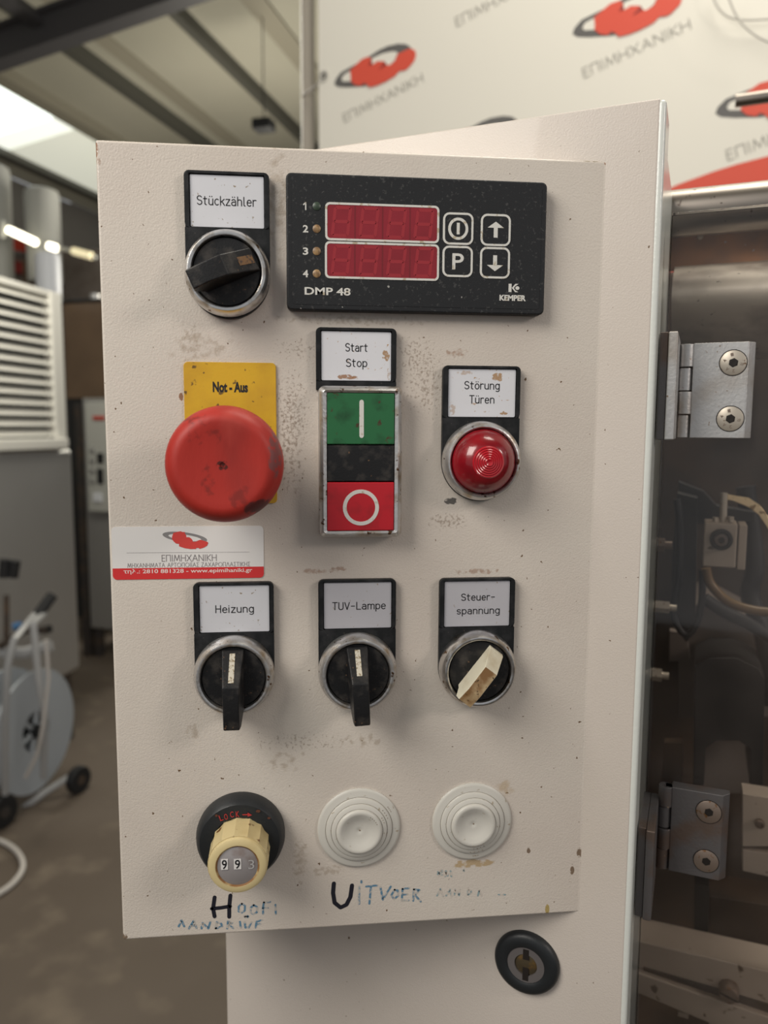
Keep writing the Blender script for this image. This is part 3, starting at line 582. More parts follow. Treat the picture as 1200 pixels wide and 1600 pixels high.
# ---- digital counter
dm = thing('digital_counter', 'black panel counter with two red displays, four membrane keys and DMP 48 lettering', 'counter', (129.8, 0, 83))
MX0, MX1, MZ0, MZ1 = 81.83, 177.83, 59.11, 107.11
build('housing', MB().prism(rrect(MX0, MX1, MZ0, MZ1, 2.0), -5.0, 0), 'meter', dm, bevel=.7, seg=3)
fp = build('front_foil', MB().prism(rrect(MX0+2.0, MX1-2.0, MZ0+2.0, MZ1-2.0, 1.2), -5.12, -4.9), 'meter', dm)
F5 = lambda x, y: F(x, y, 5)
def crop2(x, y): return F5(460+x/5.0, 300+y/5.0)
def wdisp(pts):
    (ax, az), (bx, bz) = crop2(*pts[0]), crop2(*pts[1])
    return ax, bx, bz, az
for (tl, br) in (((256,97),(1113,385)),((254,402),(1112,676))):
    a = crop2(*tl); b = crop2(*br); tr = crop2(br[0], tl[1]+14); x0, x1 = a[0], b[0]
    # heights from the left side so the window stays level on the panel
    z1 = a[1]; z0 = crop2(tl[0], br[1]-(24 if tl[1] < 300 else 18))[1]
    dw = build('display', MB().prism(rrect(x0, x1, z0, z1, 1.1), -5.25, -5.0), 'led_red', dm)
    build('display_border', MB().frame(rrect(x0-.75, x1+.75, z0-.75, z1+.75, 1.7), rrect(x0, x1, z0, z1, 1.1), -5.35, -5.0), 'white_print', dm)
    W = (x1-x0)/4; Hh = z1-z0
    for k in range(4):
        cx = x0+W*(k+.5)+.1; hw, hh = 2.75, 4.9; cz = (z0+z1)/2; sk = 1.2
        L_ = []
        def P_(a_, b_): return (cx+a_*hw+b_*sk*.5, cz+b_*hh)
        e = .12
        for (p, q_) in (((-1,1),(1,1)),((-1,0),(1,0)),((-1,-1),(1,-1)),((-1,0),(-1,1)),((1,0),(1,1)),((-1,-1),(-1,0)),((1,-1),(1,0))):
            A_ = Vector(P_(*p)); B_ = Vector(P_(*q_)); dd = (B_-A_)*e; L_.append([tuple(A_+dd), tuple(B_-dd)])
        sg = MB(); sg.ribbon(L_, 1.15, -5.28); build('segment_digit', sg, 'segment', dw, fix=False)
        if k: build('divider', MB().box(x0+W*k-.28, x0+W*k+.28, -5.27, -5.2, z0+.1, z1-.1), 'led_gap', dw)
for i, (y_, m_) in enumerate(((112,'led_green'),(288,'led_amber'),(463,'led_amber'),(638,'led_amber'))):
    c_ = crop2(174, y_); build('status_led', MB().lathe(c_[0], c_[1], [(1.45,-5.0),(1.45,-5.3),(.9,-5.6),(0,-5.7)], 24), m_, dm, smooth=True, label='greenish dark status lamp' if i == 0 else None)
    a = crop2(66 if i else 72, y_+28); b = crop2(108 if i else 98, y_-28)
    if i == 0:
        n1 = MB().ribbon([[(a[0], b[1]-.7),(a[0]+.75, b[1]),(a[0]+.75, a[1]+.1)]], .42, -5.18); build('numeral', n1, 'white_print', fp, fix=False); continue
    build('numeral', letters(str(i+1), a[0], b[0], a[1], b[1], -5.18, bold=.25), 'white_print', fp, fix=False)
a = crop2(80,796); b = crop2(438,738); build('lettering', letters('DMP 48', a[0], b[0], a[1]-.3, b[1]-.6, -5.18, bold=.22), 'white_print', fp, fix=False)
def c3(x, y): return F5(680+x/6.667, 310+y/6.667)
kp = [((82,145),(393,490)),((76,492),(386,825)),((476,160),(780,503)),((468,505),(772,840))]
for i, (tl, br) in enumerate(kp):
    a, b = c3(*tl), c3(*br); x0, x1, z1, z0 = a[0], b[0], a[1], b[1]
    kk = build('membrane_key', MB().prism(rrect(x0+.7, x1-.7, z0+.7, z1-.7, 1.7), -5.3, -5.0), 'meter', dm)
    build('key_border', MB().frame(rrect(x0, x1, z0, z1, 2.4), rrect(x0+.75, x1-.75, z0+.75, z1-.75, 1.7), -5.36, -5.1), 'white_print', kk)
    mx, mz = (x0+x1)/2, (z0+z1)/2
    mb = MB()
    if i == 0:
        mb.frame(ell(mx,mz,3.75,3.95,40), ell(mx,mz,2.75,2.95,40), -5.36, -5.3); mb.box(mx-.55, mx+.55, -5.36, -5.3, mz-2.0, mz+2.1)
    elif i == 1:
        mb = letters('P', mx-2.0, mx+2.3, mz-2.9, mz+2.9, -5.36, bold=.12)
    else:
        s2 = 1 if i == 2 else -1
        mb.add([(mx-.75,-5.36,mz-2.7*s2),(mx+.75,-5.36,mz-2.7*s2),(mx+.75,-5.36,mz+.8*s2),(mx+3.1,-5.36,mz+.8*s2),(mx,-5.36,mz+3.0*s2),(mx-3.1,-5.36,mz+.8*s2),(mx-.75,-5.36,mz+.8*s2)], [(0,1,2,6),(3,4,5)])
    build('key_symbol', mb, 'white_print', kk, fix=False)
a = c3(668,1062); b = c3(944,1008); build('lettering', letters('KEMPER', a[0], b[0], a[1]-.1, b[1]-.1, -5.18, bold=.45), 'white_print', fp, fix=False)
lg = MB(); a = c3(762,976); b = c3(876,892); hx, hz = b[0]-a[0], b[1]-a[1]
def lp(u, v): return (a[0]+u*hx, -5.18, a[1]+v*hz)
lg.add([lp(0,0),lp(.28,0),lp(.28,1),lp(0,1)], [(0,1,2,3)])
lg.add([lp(.3,.5),lp(.62,1),lp(.92,1),lp(.62,.72),lp(.5,.5),lp(.62,.22),lp(.92,0),lp(.62,0)], [(0,1,2,3,4,5,6,7)])
lg.add([lp(.82+.19*math.cos(t*math.pi/8), .5+.22*math.sin(t*math.pi/8)) for t in range(16)], [tuple(range(16))])
build('logo', lg, 'white_print', fp, fix=False)

# ---- turns counting dial
PZ = -143.3
pt_ = thing('turns_counting_dial', 'cream fluted counting dial reading 9 9 in a black lockable base', 'dial', (62.0, 0, PZ))
bs = build('dial_base', MB().lathe(62.0, PZ, [(17.2,0),(17.3,-2.0),(16.8,-4.5),(16.1,-6.3),(15.3,-7.2),(10.5,-7.7),(10.4,-6)], 72), 'rubber', pt_, smooth=True)
nf = 14
kv = []; rings = [(12.9,-7.0),(12.7,-12),(11.9,-25.0),(11.3,-26.6)]
DX = 62.4; PZ0 = PZ; PZ = PZ-.8
mb = MB(); mb.lathe(DX, PZ, [(11.4,-6.0),(11.3,-9.0),(11.05,-20.6)], nf*2, ph=math.pi/nf/2, cap1=False)
for i, v in enumerate(mb.v):            # flutes: every second vertex a little in
    if i % 2 == 0: mb.v[i] = Vector((DX+(v.x-DX)*.945, v.y, PZ+(v.z-PZ)*.945))
mb.lathe(DX, PZ, [(10.45,-20.3),(10.75,-20.8),(10.4,-21.8),(9.6,-22.2),(8.0,-22.2),(7.7,-21.6)], 56, cap0=False, cap1=False)
mb.lathe(DX, PZ, [(11.05,-20.6),(10.45,-20.6)], 28, cap0=False, cap1=False)
kn = build('fluted_knob', mb, 'knob_cream', pt_, smooth=True)
build('rim_rust', MB().lathe(DX, PZ, [(8.1,-22.23),(7.4,-21.7)], 56, cap0=False, cap1=False), 'rust_ring', kn, smooth=True)
wn_ = build('counter_window', MB().lathe(DX, PZ, [(7.75,-16),(7.75,-21.4),(7.4,-21.65),(0,-21.8)], 48), 'window', pt_, smooth=True)
PZ = PZ0
def c7b(x, y, h=21.9): return F(290+x/7.059, 1230+y/7.059, h)
for i, (tl, br) in enumerate((((388,798),(468,908)),((532,796),(614,902)))):
    a, b = c7b(*tl), c7b(*br)
    build('digit_tile', MB().box(a[0], b[0], -21.95, -21.7, b[1], a[1]), 'sticker', wn_)
    build('digit', letters('9', a[0]+.35, b[0]-.35, b[1]+.2, a[1]-.2, -22.0, bold=.15), 'ink', wn_, fix=False)
a, b = c7b(680,795), c7b(768,908); build('digit', letters('3', a[0]+.3, b[0]-.3, b[1]+.3, a[1]-.3, -21.95), 'faded', wn_, fix=False, label='faded third digit')
# red LOCK print, following the arc
for ch, px, py, rot in (('L',393,342,-18),('O',447,330,-10),('C',512,305,-6),('K',575,302,-3)):
    x, z = c7b(px, py-14, 7.2); mb = letters(ch, -.65, .65, -1.2, 1.2, 0, bold=.1); r_ = math.radians(-rot)
    mb.v = [Vector((x+v.x*math.cos(r_)-v.z*math.sin(r_), -7.9, z+v.x*math.sin(r_)+v.z*math.cos(r_))) for v in mb.v]
    build('lock_letter', mb, 'red_ink', bs, fix=False)
x, z = c7b(680,292,7.2); build('lock_arrow', MB().add([(x-1.8,-7.9,z-.2),(x+.2,-7.9,z-.3),(x+.2,-7.9,z-.9),(x+1.9,-7.9,z-.3),(x+.2,-7.9,z+.8),(x+.2,-7.9,z+.25),(x-1.8,-7.9,z+.2)], [(0,1,2,3,4,5,6)]), 'red_ink', bs, fix=False)
for px, py, a, b in ((800,240,2.4,1.4),(920,320,1.4,1.2),(345,290,1.2,1.3)):
    x, z = c7b(px, py, 6.0); build('rust_patch', MB().add([(x+a*.5*math.cos(k)*random.uniform(.6,1.1), -7.68 if py < 300 else -7.5, z+b*.5*math.sin(k)*random.uniform(.6,1.1)) for k in [i*math.pi/5 for i in range(10)]], [tuple(range(10))]), 'rust_ink', bs, fix=False)

# ---- blanking plugs
def plug(cx, cz, label, sc_=1.0, dents=()):
    t = thing('blanking_plug', label, 'plug', (cx, 0, cz), 'white blanking plugs')
    k = sc_
    pr = [(16.6*k,0),(16.6*k,-.7),(16.2*k,-1.15),(15.6*k,-1.3),(13.55*k,-1.75),(13.4*k,-1.45),(13.25*k,-2.1),(13.0*k,-2.35),(11.35*k,-2.7),(11.2*k,-2.45),(11.05*k,-3.1),(10.7*k,-3.35),(9.45*k,-3.6),(9.3*k,-3.3),(9.15*k,-4.1),(8.7*k,-4.6),(8.0*k,-4.75),(7.2*k,-4.55),(5.5*k,-3.6),(3.6*k,-3.0),(2.2*k,-2.85),(.9*k,-2.8),(.5*k,-2.6),(0,-2.55)]
    b_ = build('cap', MB().lathe(cx, cz, pr, 96), 'plug', t, smooth=True)
    for r in (13.4,11.2,9.3): build('groove_dirt', MB().lathe(cx, cz, [(r*k-.13,-[1.62,2.58,3.45][[13.4,11.2,9.3].index(r)]),(r*k+.10,-[1.58,2.54,3.42][[13.4,11.2,9.3].index(r)])], 72, cap0=False, cap1=False), 'plug_line', b_, fix=False)
    dm_ = MB()
    for (x, z, r, y) in dents: dm_.lathe(cx+x, cz+z, [(r,y+.05),(r*.8,y-.12),(0,y-.18)], 8)
    if dents: build('scuffs', dm_, 'plug_line', b_)
    return t
r_ = random.Random(3)
dents1 = [(r*math.cos(a), r*math.sin(a), .22, y) for r, y, aa in ((14.4,-1.5,(28,31,34,37)),(12.2,-2.5,(22,28,34,40)),(10.3,-3.4,(18,24,30)),(7.6,-4.6,(25,32,40,48,55))) for a in [math.radians(q) for q in aa]]
dents1 += [(0.2,0,.4,-2.6)]
dents2 = [(r*math.cos(a), r*math.sin(a), .2, y) for r, y, aa in ((14.4,-1.5,(-80,-84,-88)),(12.2,-2.5,(-70,-78,-86,-94)),(10.3,-3.4,(-64,-72,-80,-88)),(8.6,-4.6,(-62,-70,-78,-86,-94))) for a in [math.radians(q) for q in aa]]
dents2 += [(0.2,0,.35,-2.6)]
plug(108.7, -143.2, 'round white stepped blanking plug above the handwritten U, scuffed at its right', 1.0, dents1)
plug(154.9, -142.8, 'round white stepped blanking plug right of its twin, scuffed along the bottom', .985, dents2)

# ---- dealer sticker
st = thing('sticker', 'white and red dealer sticker with a gear logo and Greek lettering', 'sticker', (*[F(293,866)[0], 0], F(293,866)[1]))
def c4(x, y): return F(170+x/4.8, 815+y/4.8, .25)
sx0, sz1 = c4(17,40); sx1, sz0 = c4(1164,440); sz0 = c4(22,437)[1]; zred = c4(22,352)[1]
build('backing', MB().prism(rrect(sx0, sx1, sz0, sz1, 1.6), -.20, 0), 'sticker', st)
ro = [(x, min(z, zred)) for x, z in rrect(sx0+.01, sx1-.01, sz0+.01, sz1, 1.6)]
ro = [(sx0+.02,zred)]+arc(sx0+1.6,sz0+1.6,1.6,1.6,180,270,5)+arc(sx1-1.6,sz0+1.6,1.6,1.6,270,360,5)+[(sx1-.02,zred)]
rbnd = build('red_band', MB().add([(x,-.24,z) for x, z in ro], [tuple(range(len(ro)))]), 'sticker_red', st, fix=False)
kx = (sx1-sx0)/1147.0; kz = (sz1-sz0)/398.0
TS = lambda x, y: (sx0+(x-17)*kx, sz1-(y-40)*kz)
def TS3(X, Y_): return TS((75+X/13.33)*4.8, (10+Y_/13.33)*4.8)
def flat(name, pts, y, m, par, fr=ident): return build(name, MB(fr).add([(x,y,z) for x, z in pts], [tuple(range(len(pts)))]), m, par, fix=False)
re_ = math.radians(8)
lring = flat('logo_ring', [TS3(570+x, 208+z) for x, z in ell(0,0,470,105,48,re_)], -.25, 'sticker_grey', st)
flat('logo_ring_gap', [TS3(570+x, 214+z) for x, z in ell(0,0,345,60,48,re_)], -.27, 'sticker', st)
RS = [(335,110),(420,90),(490,80),(520,95),(570,95),(575,130),(600,165),(600,205),(660,205),(700,230),(730,270),(735,300),(800,300),(850,275),(890,262),(960,280),(1050,310),(1055,340),(1030,390),(960,430),(870,455),(860,435),(805,435),(795,455),(680,455),(560,435),(445,395),(445,345),(380,335),(330,290),(300,240),(305,180)]
flat('logo_gear', [TS3(*q) for q in RS], -.29, 'sticker_logo', st)
mb = MB(); e1 = TS(388,303); e2 = TS(802,303); engraved('ΕΠΙΜΗΧΑΝΙΚΗ', e1[0], e2[0], e1[1], 2.35, .30, -.25, mb=mb)
e1 = TS(130,347); e2 = TS(1058,347); engraved('ΜΗΧΑΝΗΜΑΤΑ ΑΡΤΟΠΟΙΪΑΣ ΖΑΧΑΡΟΠΛΑΣΤΙΚΗΣ', e1[0], e2[0], e1[1], 1.55, .19, -.25, mb=mb, gap=1.5)
e1 = TS(126,236); e2 = TS(1055,240); mb.ribbon([[e1, e2]], .12, -.25)
build('lettering', mb, 'sticker_text', st, fix=False)
e1 = TS(98,396); e2 = TS(1075,362); build('lettering', letters('τηλ.: 2810 881328 - www.epimihaniki.gr', e1[0], e2[0], e1[1]-.25, e2[1]+.1, -.28, bold=.12), 'sticker_white', st, fix=False)

# ---- cam lock on the cabinet door
lk = thing('cam_lock', 'black ringed cam lock with a worn key slot, below the console box', 'lock', cabf(*[G(823,1507)[0], 0], G(823,1507)[1]))
ls, lz = G(822,1506,-2)
build('rosette', MB(cabf).lathe(ls, lz, [(14.1,0),(14.1,-1.2),(13.5,-2.6),(12.3,-3.4),(9.0,-3.7),(8.1,-3.2),(7.9,-2.0)], 64), 'rubber', lk, smooth=True)
lc = build('cylinder', MB(cabf).frame(ell(ls,lz,8.0,8.0,48), ell(ls,lz,4.9,4.9,48), -2.9, 0), 'lock_metal', lk, smooth=True)
build('key_core', MB(cabf).lathe(ls, lz, [(4.9,-.5),(4.9,-2.0),(4.2,-2.4),(0,-2.4)], 32), 'lock_brass', lk, smooth=True)
build('key_slot', MB(cabf).box(ls-1.3, ls+1.3, -2.95, -2.2, lz-7.2, lz-1.5).box(ls-1.3, ls+1.3, -2.95, -2.2, lz+2.5, lz+7.2), 'hole', lk)

# ================================================================ GUARD DOOR, HINGES, MACHINE (cabinet frame)
gd = thing('guard_door', 'hazy clear plastic guard door hinged to the right side of the cabinet', 'door', cabf(150,53,-500))
PZT = G(1120,326,52)[1]
build('pane', MB(cabf).box(22.6, 320, 52, 57, -560, PZT), 'plexi', gd, bevel=.3)

def hinge(label, ztop, m, msc, tall_leaf, base_z):
    t = thing('hinge', label, 'hinge', cabf(36, 48, ztop-20))
    z1, z0 = ztop, ztop-40
    s0 = 34.0; s1 = 58.4
    lf = MB(cabf)
    prof = [(s0, 45.0),(s1-3.2, 45.0),(s1-.4, 48.6),(s1-.4, 52),(s0, 52)]
    lf.add([(a,b,z0) for a,b in prof]+[(a,b,z1) for a,b in prof], [(0,1,6,5),(1,2,7,6),(2,3,8,7),(3,4,9,8),(4,0,5,9),(4,3,2,1,0),(5,6,7,8,9)])
    build('door_leaf', lf, m, t, bevel=.35)
    # leaf on the cabinet side, seen edge on
    f2 = MB(cabf); za, zb_ = tall_leaf
    f3 = MB(cabf); f3.box(25.1, 28.6, 13.2, 50, za, zb_); build('side_leaf_plate', f3, 'alu' if m == 'alu' else m, t, bevel=.5)
    prof = [(21.9, 15),(25.0, 15),(25.0, 18),(25.0, 50),(21.9, 50)]
    f2.add([(a,b,za) for a,b in prof]+[(a,b,zb_) for a,b in prof], [(0,1,6,5),(1,2,7,6),(2,3,8,7),(3,4,9,8),(4,0,5,9),(4,3,2,1,0),(5,6,7,8,9)])
    build('side_leaf', f2, 'alu_dark', t, bevel=.3)
    hk = 10.0
    for k in range(4):
        zk1 = z1-.3-k*hk; zk0 = zk1-hk+.45; off = 0 if k % 2 == 0 else .8
        kb = MB(); n = 16; top = []; 
        vs_ = [(31.4-off*.5+3.1*math.cos(2*math.pi*q/n), 47.0+off+3.3*math.sin(2*math.pi*q/n), z) for z in (zk0, zk1) for q in range(n)]
        kb.fr = cabf; kb.add(vs_, [tuple(range(n-1,-1,-1)), tuple(range(n,2*n))]+[(q,(q+1)%n,(q+1)%n+n,q+n) for q in range(n)])
        if k % 2 == 0: kb.box(31.0, s0+.3, 45.2, 49.5, zk0, zk1)
        else: kb.box(28.0, 31.0, 46.0, 50.0, zk0, zk1)
        build('knuckle', kb, m, t, bevel=.25)
    for sz in (z1-8.6, z0+8.2):
        ss = 49.6
        sw = build('screw', MB(cabf).lathe(ss, sz, [(5.15,46.5),(5.15,44.75),(4.9,44.6),(0,44.6)], 36), msc, t, smooth=True)
        build('countersink', MB(cabf).frame(ell(ss,sz,5.5,5.5,36), ell(ss,sz,5.15,5.15,36), 44.9, 45.3), 'hole', sw)
        build('hex_socket', MB(cabf).lathe(ss+.1, sz, [(1.95,44.5),(1.3,44.45),(0,44.5)], 6, ph=.4), 'hole', sw)
        if msc == 'screw':
            for ch, an in (('1',100),('4',165),('A',230),('2',275),('70',350)):
                r0 = math.radians(an); mb = letters(ch, -.55, .55, -.65, .65, 0, bold=.15)
                mb.v = [cabf(ss+3.4*math.cos(r0)+v.x*math.sin(r0)+v.z*math.cos(r0), 44.5, sz+3.4*math.sin(r0)-v.x*math.cos(r0)+v.z*math.sin(r0)) for v in mb.v]
                build('stamped_mark', mb, 'screw_dark', sw, fix=False)
    return t
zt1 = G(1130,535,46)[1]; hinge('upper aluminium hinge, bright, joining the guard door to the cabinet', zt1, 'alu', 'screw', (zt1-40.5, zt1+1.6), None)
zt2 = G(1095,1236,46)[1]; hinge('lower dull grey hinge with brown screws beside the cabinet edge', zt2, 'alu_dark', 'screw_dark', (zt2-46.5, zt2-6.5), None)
# ragged sealant blobs and spider thread near the hinges are too small to matter

mc = thing('bakery_machine', 'stainless bakery machine seen through the clear guard door', 'machine', cabf(170,300,FLOOR))
D = 130
zt = G(1120,300,D)[1]; tb = MB(cabf); tb.tube([(13,D,zt-9),(420,D,zt-9)], 11.8, 24)
build('top_tube', tb, 'tube', mc, smooth=True)
zt = G(1120,320,150)[1]; z415 = G(1120,412,150)[1]; z520 = G(1120,522,150)[1]
build('upper_sheet', MB(cabf).box(9,420,150,152,z415-2,zt+2), 'steel_rust', mc)
cs = MB(cabf); prof = [(150,z415)]+[(150-26*math.sin(math.pi*t/14), z415-(z415-z520)*t/14) for t in range(0,15)]+[(170,z520-6),(200,z520-10)]
n = len(prof); cs.add([(21,d_,z) for d_, z in prof]+[(420,d_,z) for d_, z in prof], [(i,i+1,i+1+n,i+n) for i in range(n-1)])
cs.add([(21,d_,z) for d_, z in prof]+[(21,152,z415)], [tuple(range(n+1))])
build('drum', cs, 'steel_stain', mc, smooth=True, fix=False)
x_, z_ = G(1094,369,148); build('rivet', MB(cabf).lathe(x_, z_, [(1.6,150),(1.4,148.8),(0,148.4)], 16), 'screw', mc, smooth=True)
build('back_panel', MB(cabf).box(9,600,330,334,FLOOR+100,zt), 'machine_brown', mc)
build('top_panel', MB(cabf).box(9,600,152,190,zt-2,zt), 'steel', mc)
build('side_panel', MB(cabf).box(9,12,120,334,FLOOR+100,zt-2), 'steel_dark', mc)
build('base', MB(cabf).box(9,600,140,334,FLOOR,FLOOR+100), 'steel_dark', mc)
def poly(name, pts, D0, D1, m, bev=.5, **k):
    pp = [G(x, y, D0) for x, y in pts]; return build(name, MB(cabf).prism(pp, D0, D1), m, mc, bevel=bev, **k)
poly('grey_casting', [(1088,945),(1130,955),(1200,992),(1300,1040),(1300,1120),(1060,1120),(1060,1000)], 240, 326, 'machine_grey')
poly('mounting_plate', [(1058,770),(1090,778),(1086,985),(1073,1004),(1056,985),(1048,955),(1050,870)], 200, 215, 'machine_black')
poly('guide_bracket', [(1060,752),(1100,768),(1120,790),(1180,800),(1180,815),(1058,820)], 215, 228, 'machine_black')
poly('black_housing', [(1085,1040),(1110,1028),(1150,1028),(1185,1045),(1195,1060),(1192,1230),(1172,1230),(1172,1170),(1155,1158),(1120,1158),(1103,1170),(1100,1228),(1083,1228)], 190, 250, 'machine_black')
poly('lower_casting', [(1098,1150),(1175,1150),(1175,1240),(1095,1240)], 260, 300, 'machine_grey')
poly('brown_plate', [(1038,1160),(1067,1160),(1066,1232),(1034,1232)], 200, 208, 'machine_brown')
poly('left_strip', [(1046,985),(1073,990),(1078,1032),(1045,1034)], 230, 238, 'machine_grey')
for pts in ([(1160,1240),(1300,1262),(1300,1372),(1160,1360)],):
    poly('bearing_plate', [(1160,1240),(1300,1262),(1300,1322),(1160,1323)], 150, 165, 'machine_beige'); poly('bearing_plate', [(1160,1328),(1300,1346),(1300,1392),(1160,1361)], 150, 165, 'machine_beige')
x_, z_ = G(1187,1287,149); build('bolt', MB(cabf).lathe(x_, z_, [(2.6,150),(2.6,148),(1.6,147.4),(1.4,149)], 20), 'screw_dark', mc, smooth=True)
# valve block
a = G(1101,817,150); b = G(1149,888,150)
vb = build('valve_block', MB(cabf).box(a[0], b[0], 150, 172, b[1], a[1]), 'machine_beige', mc, bevel=.8)
build('valve_cover', MB(cabf).box(b[0]+.8, b[0]+5.0, 152, 172, b[1]-1, a[1]-.5), 'machine_beige', mc, bevel=.6)
x_, z_ = G(1127,843,149)
build('port_ring', MB(cabf).lathe(x_, z_, [(5.9,150),(5.9,147.6),(4.4,147.0),(4.0,149.5)], 40), 'machine_black', vb, smooth=True)
build('port_sleeve', MB(cabf).lathe(x_, z_, [(3.3,149.8),(3.3,146.5),(1.7,146.3),(1.6,149.5)], 32), 'alu_dark', vb, smooth=True)
sp = [G(1130,812,160), G(1131,770,160)]
build('spindle', MB(cabf).tube([(sp[0][0],160,sp[0][1]-2),(sp[1][0],160,sp[1][1])], 2.0, 12), 'screw', mc, smooth=True)
for q in ((1118,811),(1142,810)):
    x_, z_ = G(q[0], q[1], 158); build('screw', MB(cabf).tube([(x_,158,z_-2),(x_,158,z_+1)], 1.6, 12), 'screw', vb, smooth=True)
# brass deflector
bpts = [(1125,770),(1148,775),(1170,778),(1188,790),(1200,806),(1215,830)]; bl = [(1124,776),(1146,781),(1168,790),(1184,802),(1196,820),(1210,845)]
pp = [G(x, y, 175) for x, y in bpts]+[G(x, y, 185) for x, y in reversed(bl)]
build('brass_deflector', MB(cabf).prism(pp, 175, 178), 'brass', mc, bevel=.3)
# hoses and cables
def hose(name, pts, Dd, r, m):
    cp = [Vector((*G(x, y, Dd),)) for x, y in pts]; sm = []
    for i in range(len(cp)-1):
        p0, p1, p2, p3 = cp[max(i-1,0)], cp[i], cp[i+1], cp[min(i+2,len(cp)-1)]
        for k in range(6):
            t_ = k/6; sm.append(.5*((2*p1)+(p2-p0)*t_+(2*p0-5*p1+4*p2-p3)*t_*t_+(3*p1-p0-3*p2+p3)*t_**3))
    sm.append(cp[-1]); return build(name, MB(cabf).tube([(p[0],Dd,p[1]) for p in sm], r, 10), m, mc, smooth=True)
hose('amber_hose', [(1103,888),(1110,912),(1135,938),(1170,952),(1215,956),(1260,945)], 185, 2.8, 'hose')
hose('black_hose', [(1100,935),(1130,955),(1170,975),(1220,1005),(1290,1040)], 200, 4.0, 'cable_black')
hose('black_hose', [(1058,780),(1062,830),(1060,900),(1052,950),(1060,980),(1074,992),(1088,975),(1096,940),(1098,890)], 192, 2.2, 'cable_black')
hose('black_hose', [(1165,760),(1180,880),(1172,930),(1195,1000),(1205,1100)], 230, 6.0, 'cable_black')
# bolts at the left edge
for q, r, m in (((1046,852),2.4,'screw_dark'),((1041,1056),2.2,'screw'),((1053,950),2.0,'screw')):
    x_, z_ = G(q[0], q[1], 170); bb = MB(cabf); bb.tube([(12,170,z_),(x_-2.5,170,z_)], r*1.8, 6); bb.tube([(12,170,z_),(x_+1.5,170,z_)], r, 16)
    build('bolt', bb, m, mc, smooth=True)
# lower rails
ra = [G(1000,1468,150), G(1300,1556,150)]
poly('upper_rail', [(995,1470),(1300,1541),(1300,1610),(995,1512)], 150, 175, 'machine_beige', 1.0)
poly('lower_rail', [(995,1520),(1300,1624),(1300,1680),(995,1552)], 145, 170, 'machine_beige', 1.0)
poly('rail_slot', [(1005,1512),(1120,1545),(1300,1600),(1300,1645),(1120,1560),(1005,1518)], 149, 160, 'steel_dark', .2)
x_, z_ = G(1139,1556,143); sw = build('slotted_screw', MB(cabf).lathe(x_, z_, [(5.4,150),(5.4,143.5),(4.6,142.2),(0,141.8)], 32), 'screw_dark', mc, smooth=True)
build('slot', MB(cabf).add([(x_-5,141.6,z_+2.0),(x_+5,141.6,z_-1.2),(x_+5,141.6,z_-2.3),(x_-5,141.6,z_+.9)], [(0,1,2,3)]), 'hole', sw, fix=False)
poly('cross_bar', [(1085,1380),(1108,1385),(1106,1492),(1084,1486)], 180, 196, 'machine_black')
poly('lower_casting', [(1108,1400),(1300,1430),(1300,1545),(1108,1492)], 230, 260, 'machine_brown')
for q in ((1060,1572),(1108,1585)):
    a = G(q[0], q[1], 170); build('terminal', MB(cabf).box(a[0], a[0]+6, 165, 172, a[1]-3, a[1]), 'machine_beige', mc)
# thin thread behind the lower hinge
a = G(1081,1208,60); b = G(1094,1230,60); c = G(1086,1368,60); e = G(1072,1395,60)

# ================================================================ BANNER, POST, ROD
LDIR = ray(-1916, HZ); LDIR.z = 0; LDIR.normalize(); BD = -LDIR          # towards the right, coming nearer
BP = CAMP + ray(1200,200)*1150
BN = Vector((-BD.y, BD.x, 0));  BN = BN if BN.dot(CAMP-BP) > 0 else -BN
BO_ = Vector((BP.x, BP.y, 0))
def B(px, py): p = hit(px, py, BP, BN); return (p-BO_).dot(BD), p.z
banf = lambda s_, d_, z: BO_ + BD*s_ - BN*d_ + Vector((0,0,z))           # d_ positive = behind
bl_ = B(498,120)[0]
bn = thing('banner', 'white vinyl banner printed with red gear logos and grey Greek words', 'banner', banf((bl_+300)/2,0,-500))
vin = build('vinyl', MB(banf).box(bl_, 900, 0, 2, -700, 1500), 'banner', bn)
def B2(px, py): a_ = B(px, py); return Vector((a_[0], a_[1]))
def zp(X, Y_): return B2(510+X/7.5, 50+Y_/7.5)            # traced on the leftmost logo
T1a, T1b = B2(538.7,191.5), B2(663,127); T2a, T2b = B2(913,122), B2(1079.6,45)
TH = math.atan2((T2b-T2a).y, (T2b-T2a).x); TW = ((T1b-T1a).length+(T2b-T2a).length)/2; HT = 14.5/FPX*1300
TH1 = math.atan2((T1b-T1a).y, (T1b-T1a).x)
def banner_text(p, th):
    c_, s_ = math.cos(th), math.sin(th)
    fr = lambda x, y, z: banf(p.x+x*c_-z*s_, y, p.y+x*s_+z*c_)
    return build('lettering', engraved('ΕΠΙΜΗΧΑΝΙΚΗ', 0, TW, 0, HT, HT*.11, -.6, fr), 'banner_text', bn, fix=False)
OUT = [(95,615),(110,555),(170,475),(260,425),(380,360),(520,275),(620,210),(720,165),(840,138),(930,142),(985,175),(1010,230),(900,400),(700,540),(450,640),(250,650),(140,645)]
INN = [(180,560),(200,510),(270,465),(400,400),(560,300),(660,255),(780,230),(840,240),(800,340),(650,470),(450,560),(270,580),(200,582)]
RED = [(280,455),(330,405),(420,320),(500,290),(535,320),(545,385),(600,345),(680,345),(710,385),(735,395),(800,350),(840,260),(980,195),(1040,215),(1055,270),(1035,340),(960,430),(920,455),(860,460),(810,520),(700,585),(600,630),(505,655),(480,620),(440,600),(410,635),(340,625),(290,580),(290,520)]
DK1 = [(500,400),(545,385),(535,320),(520,350)]; DK2 = [(620,445),(665,385),(690,350),(712,388)]
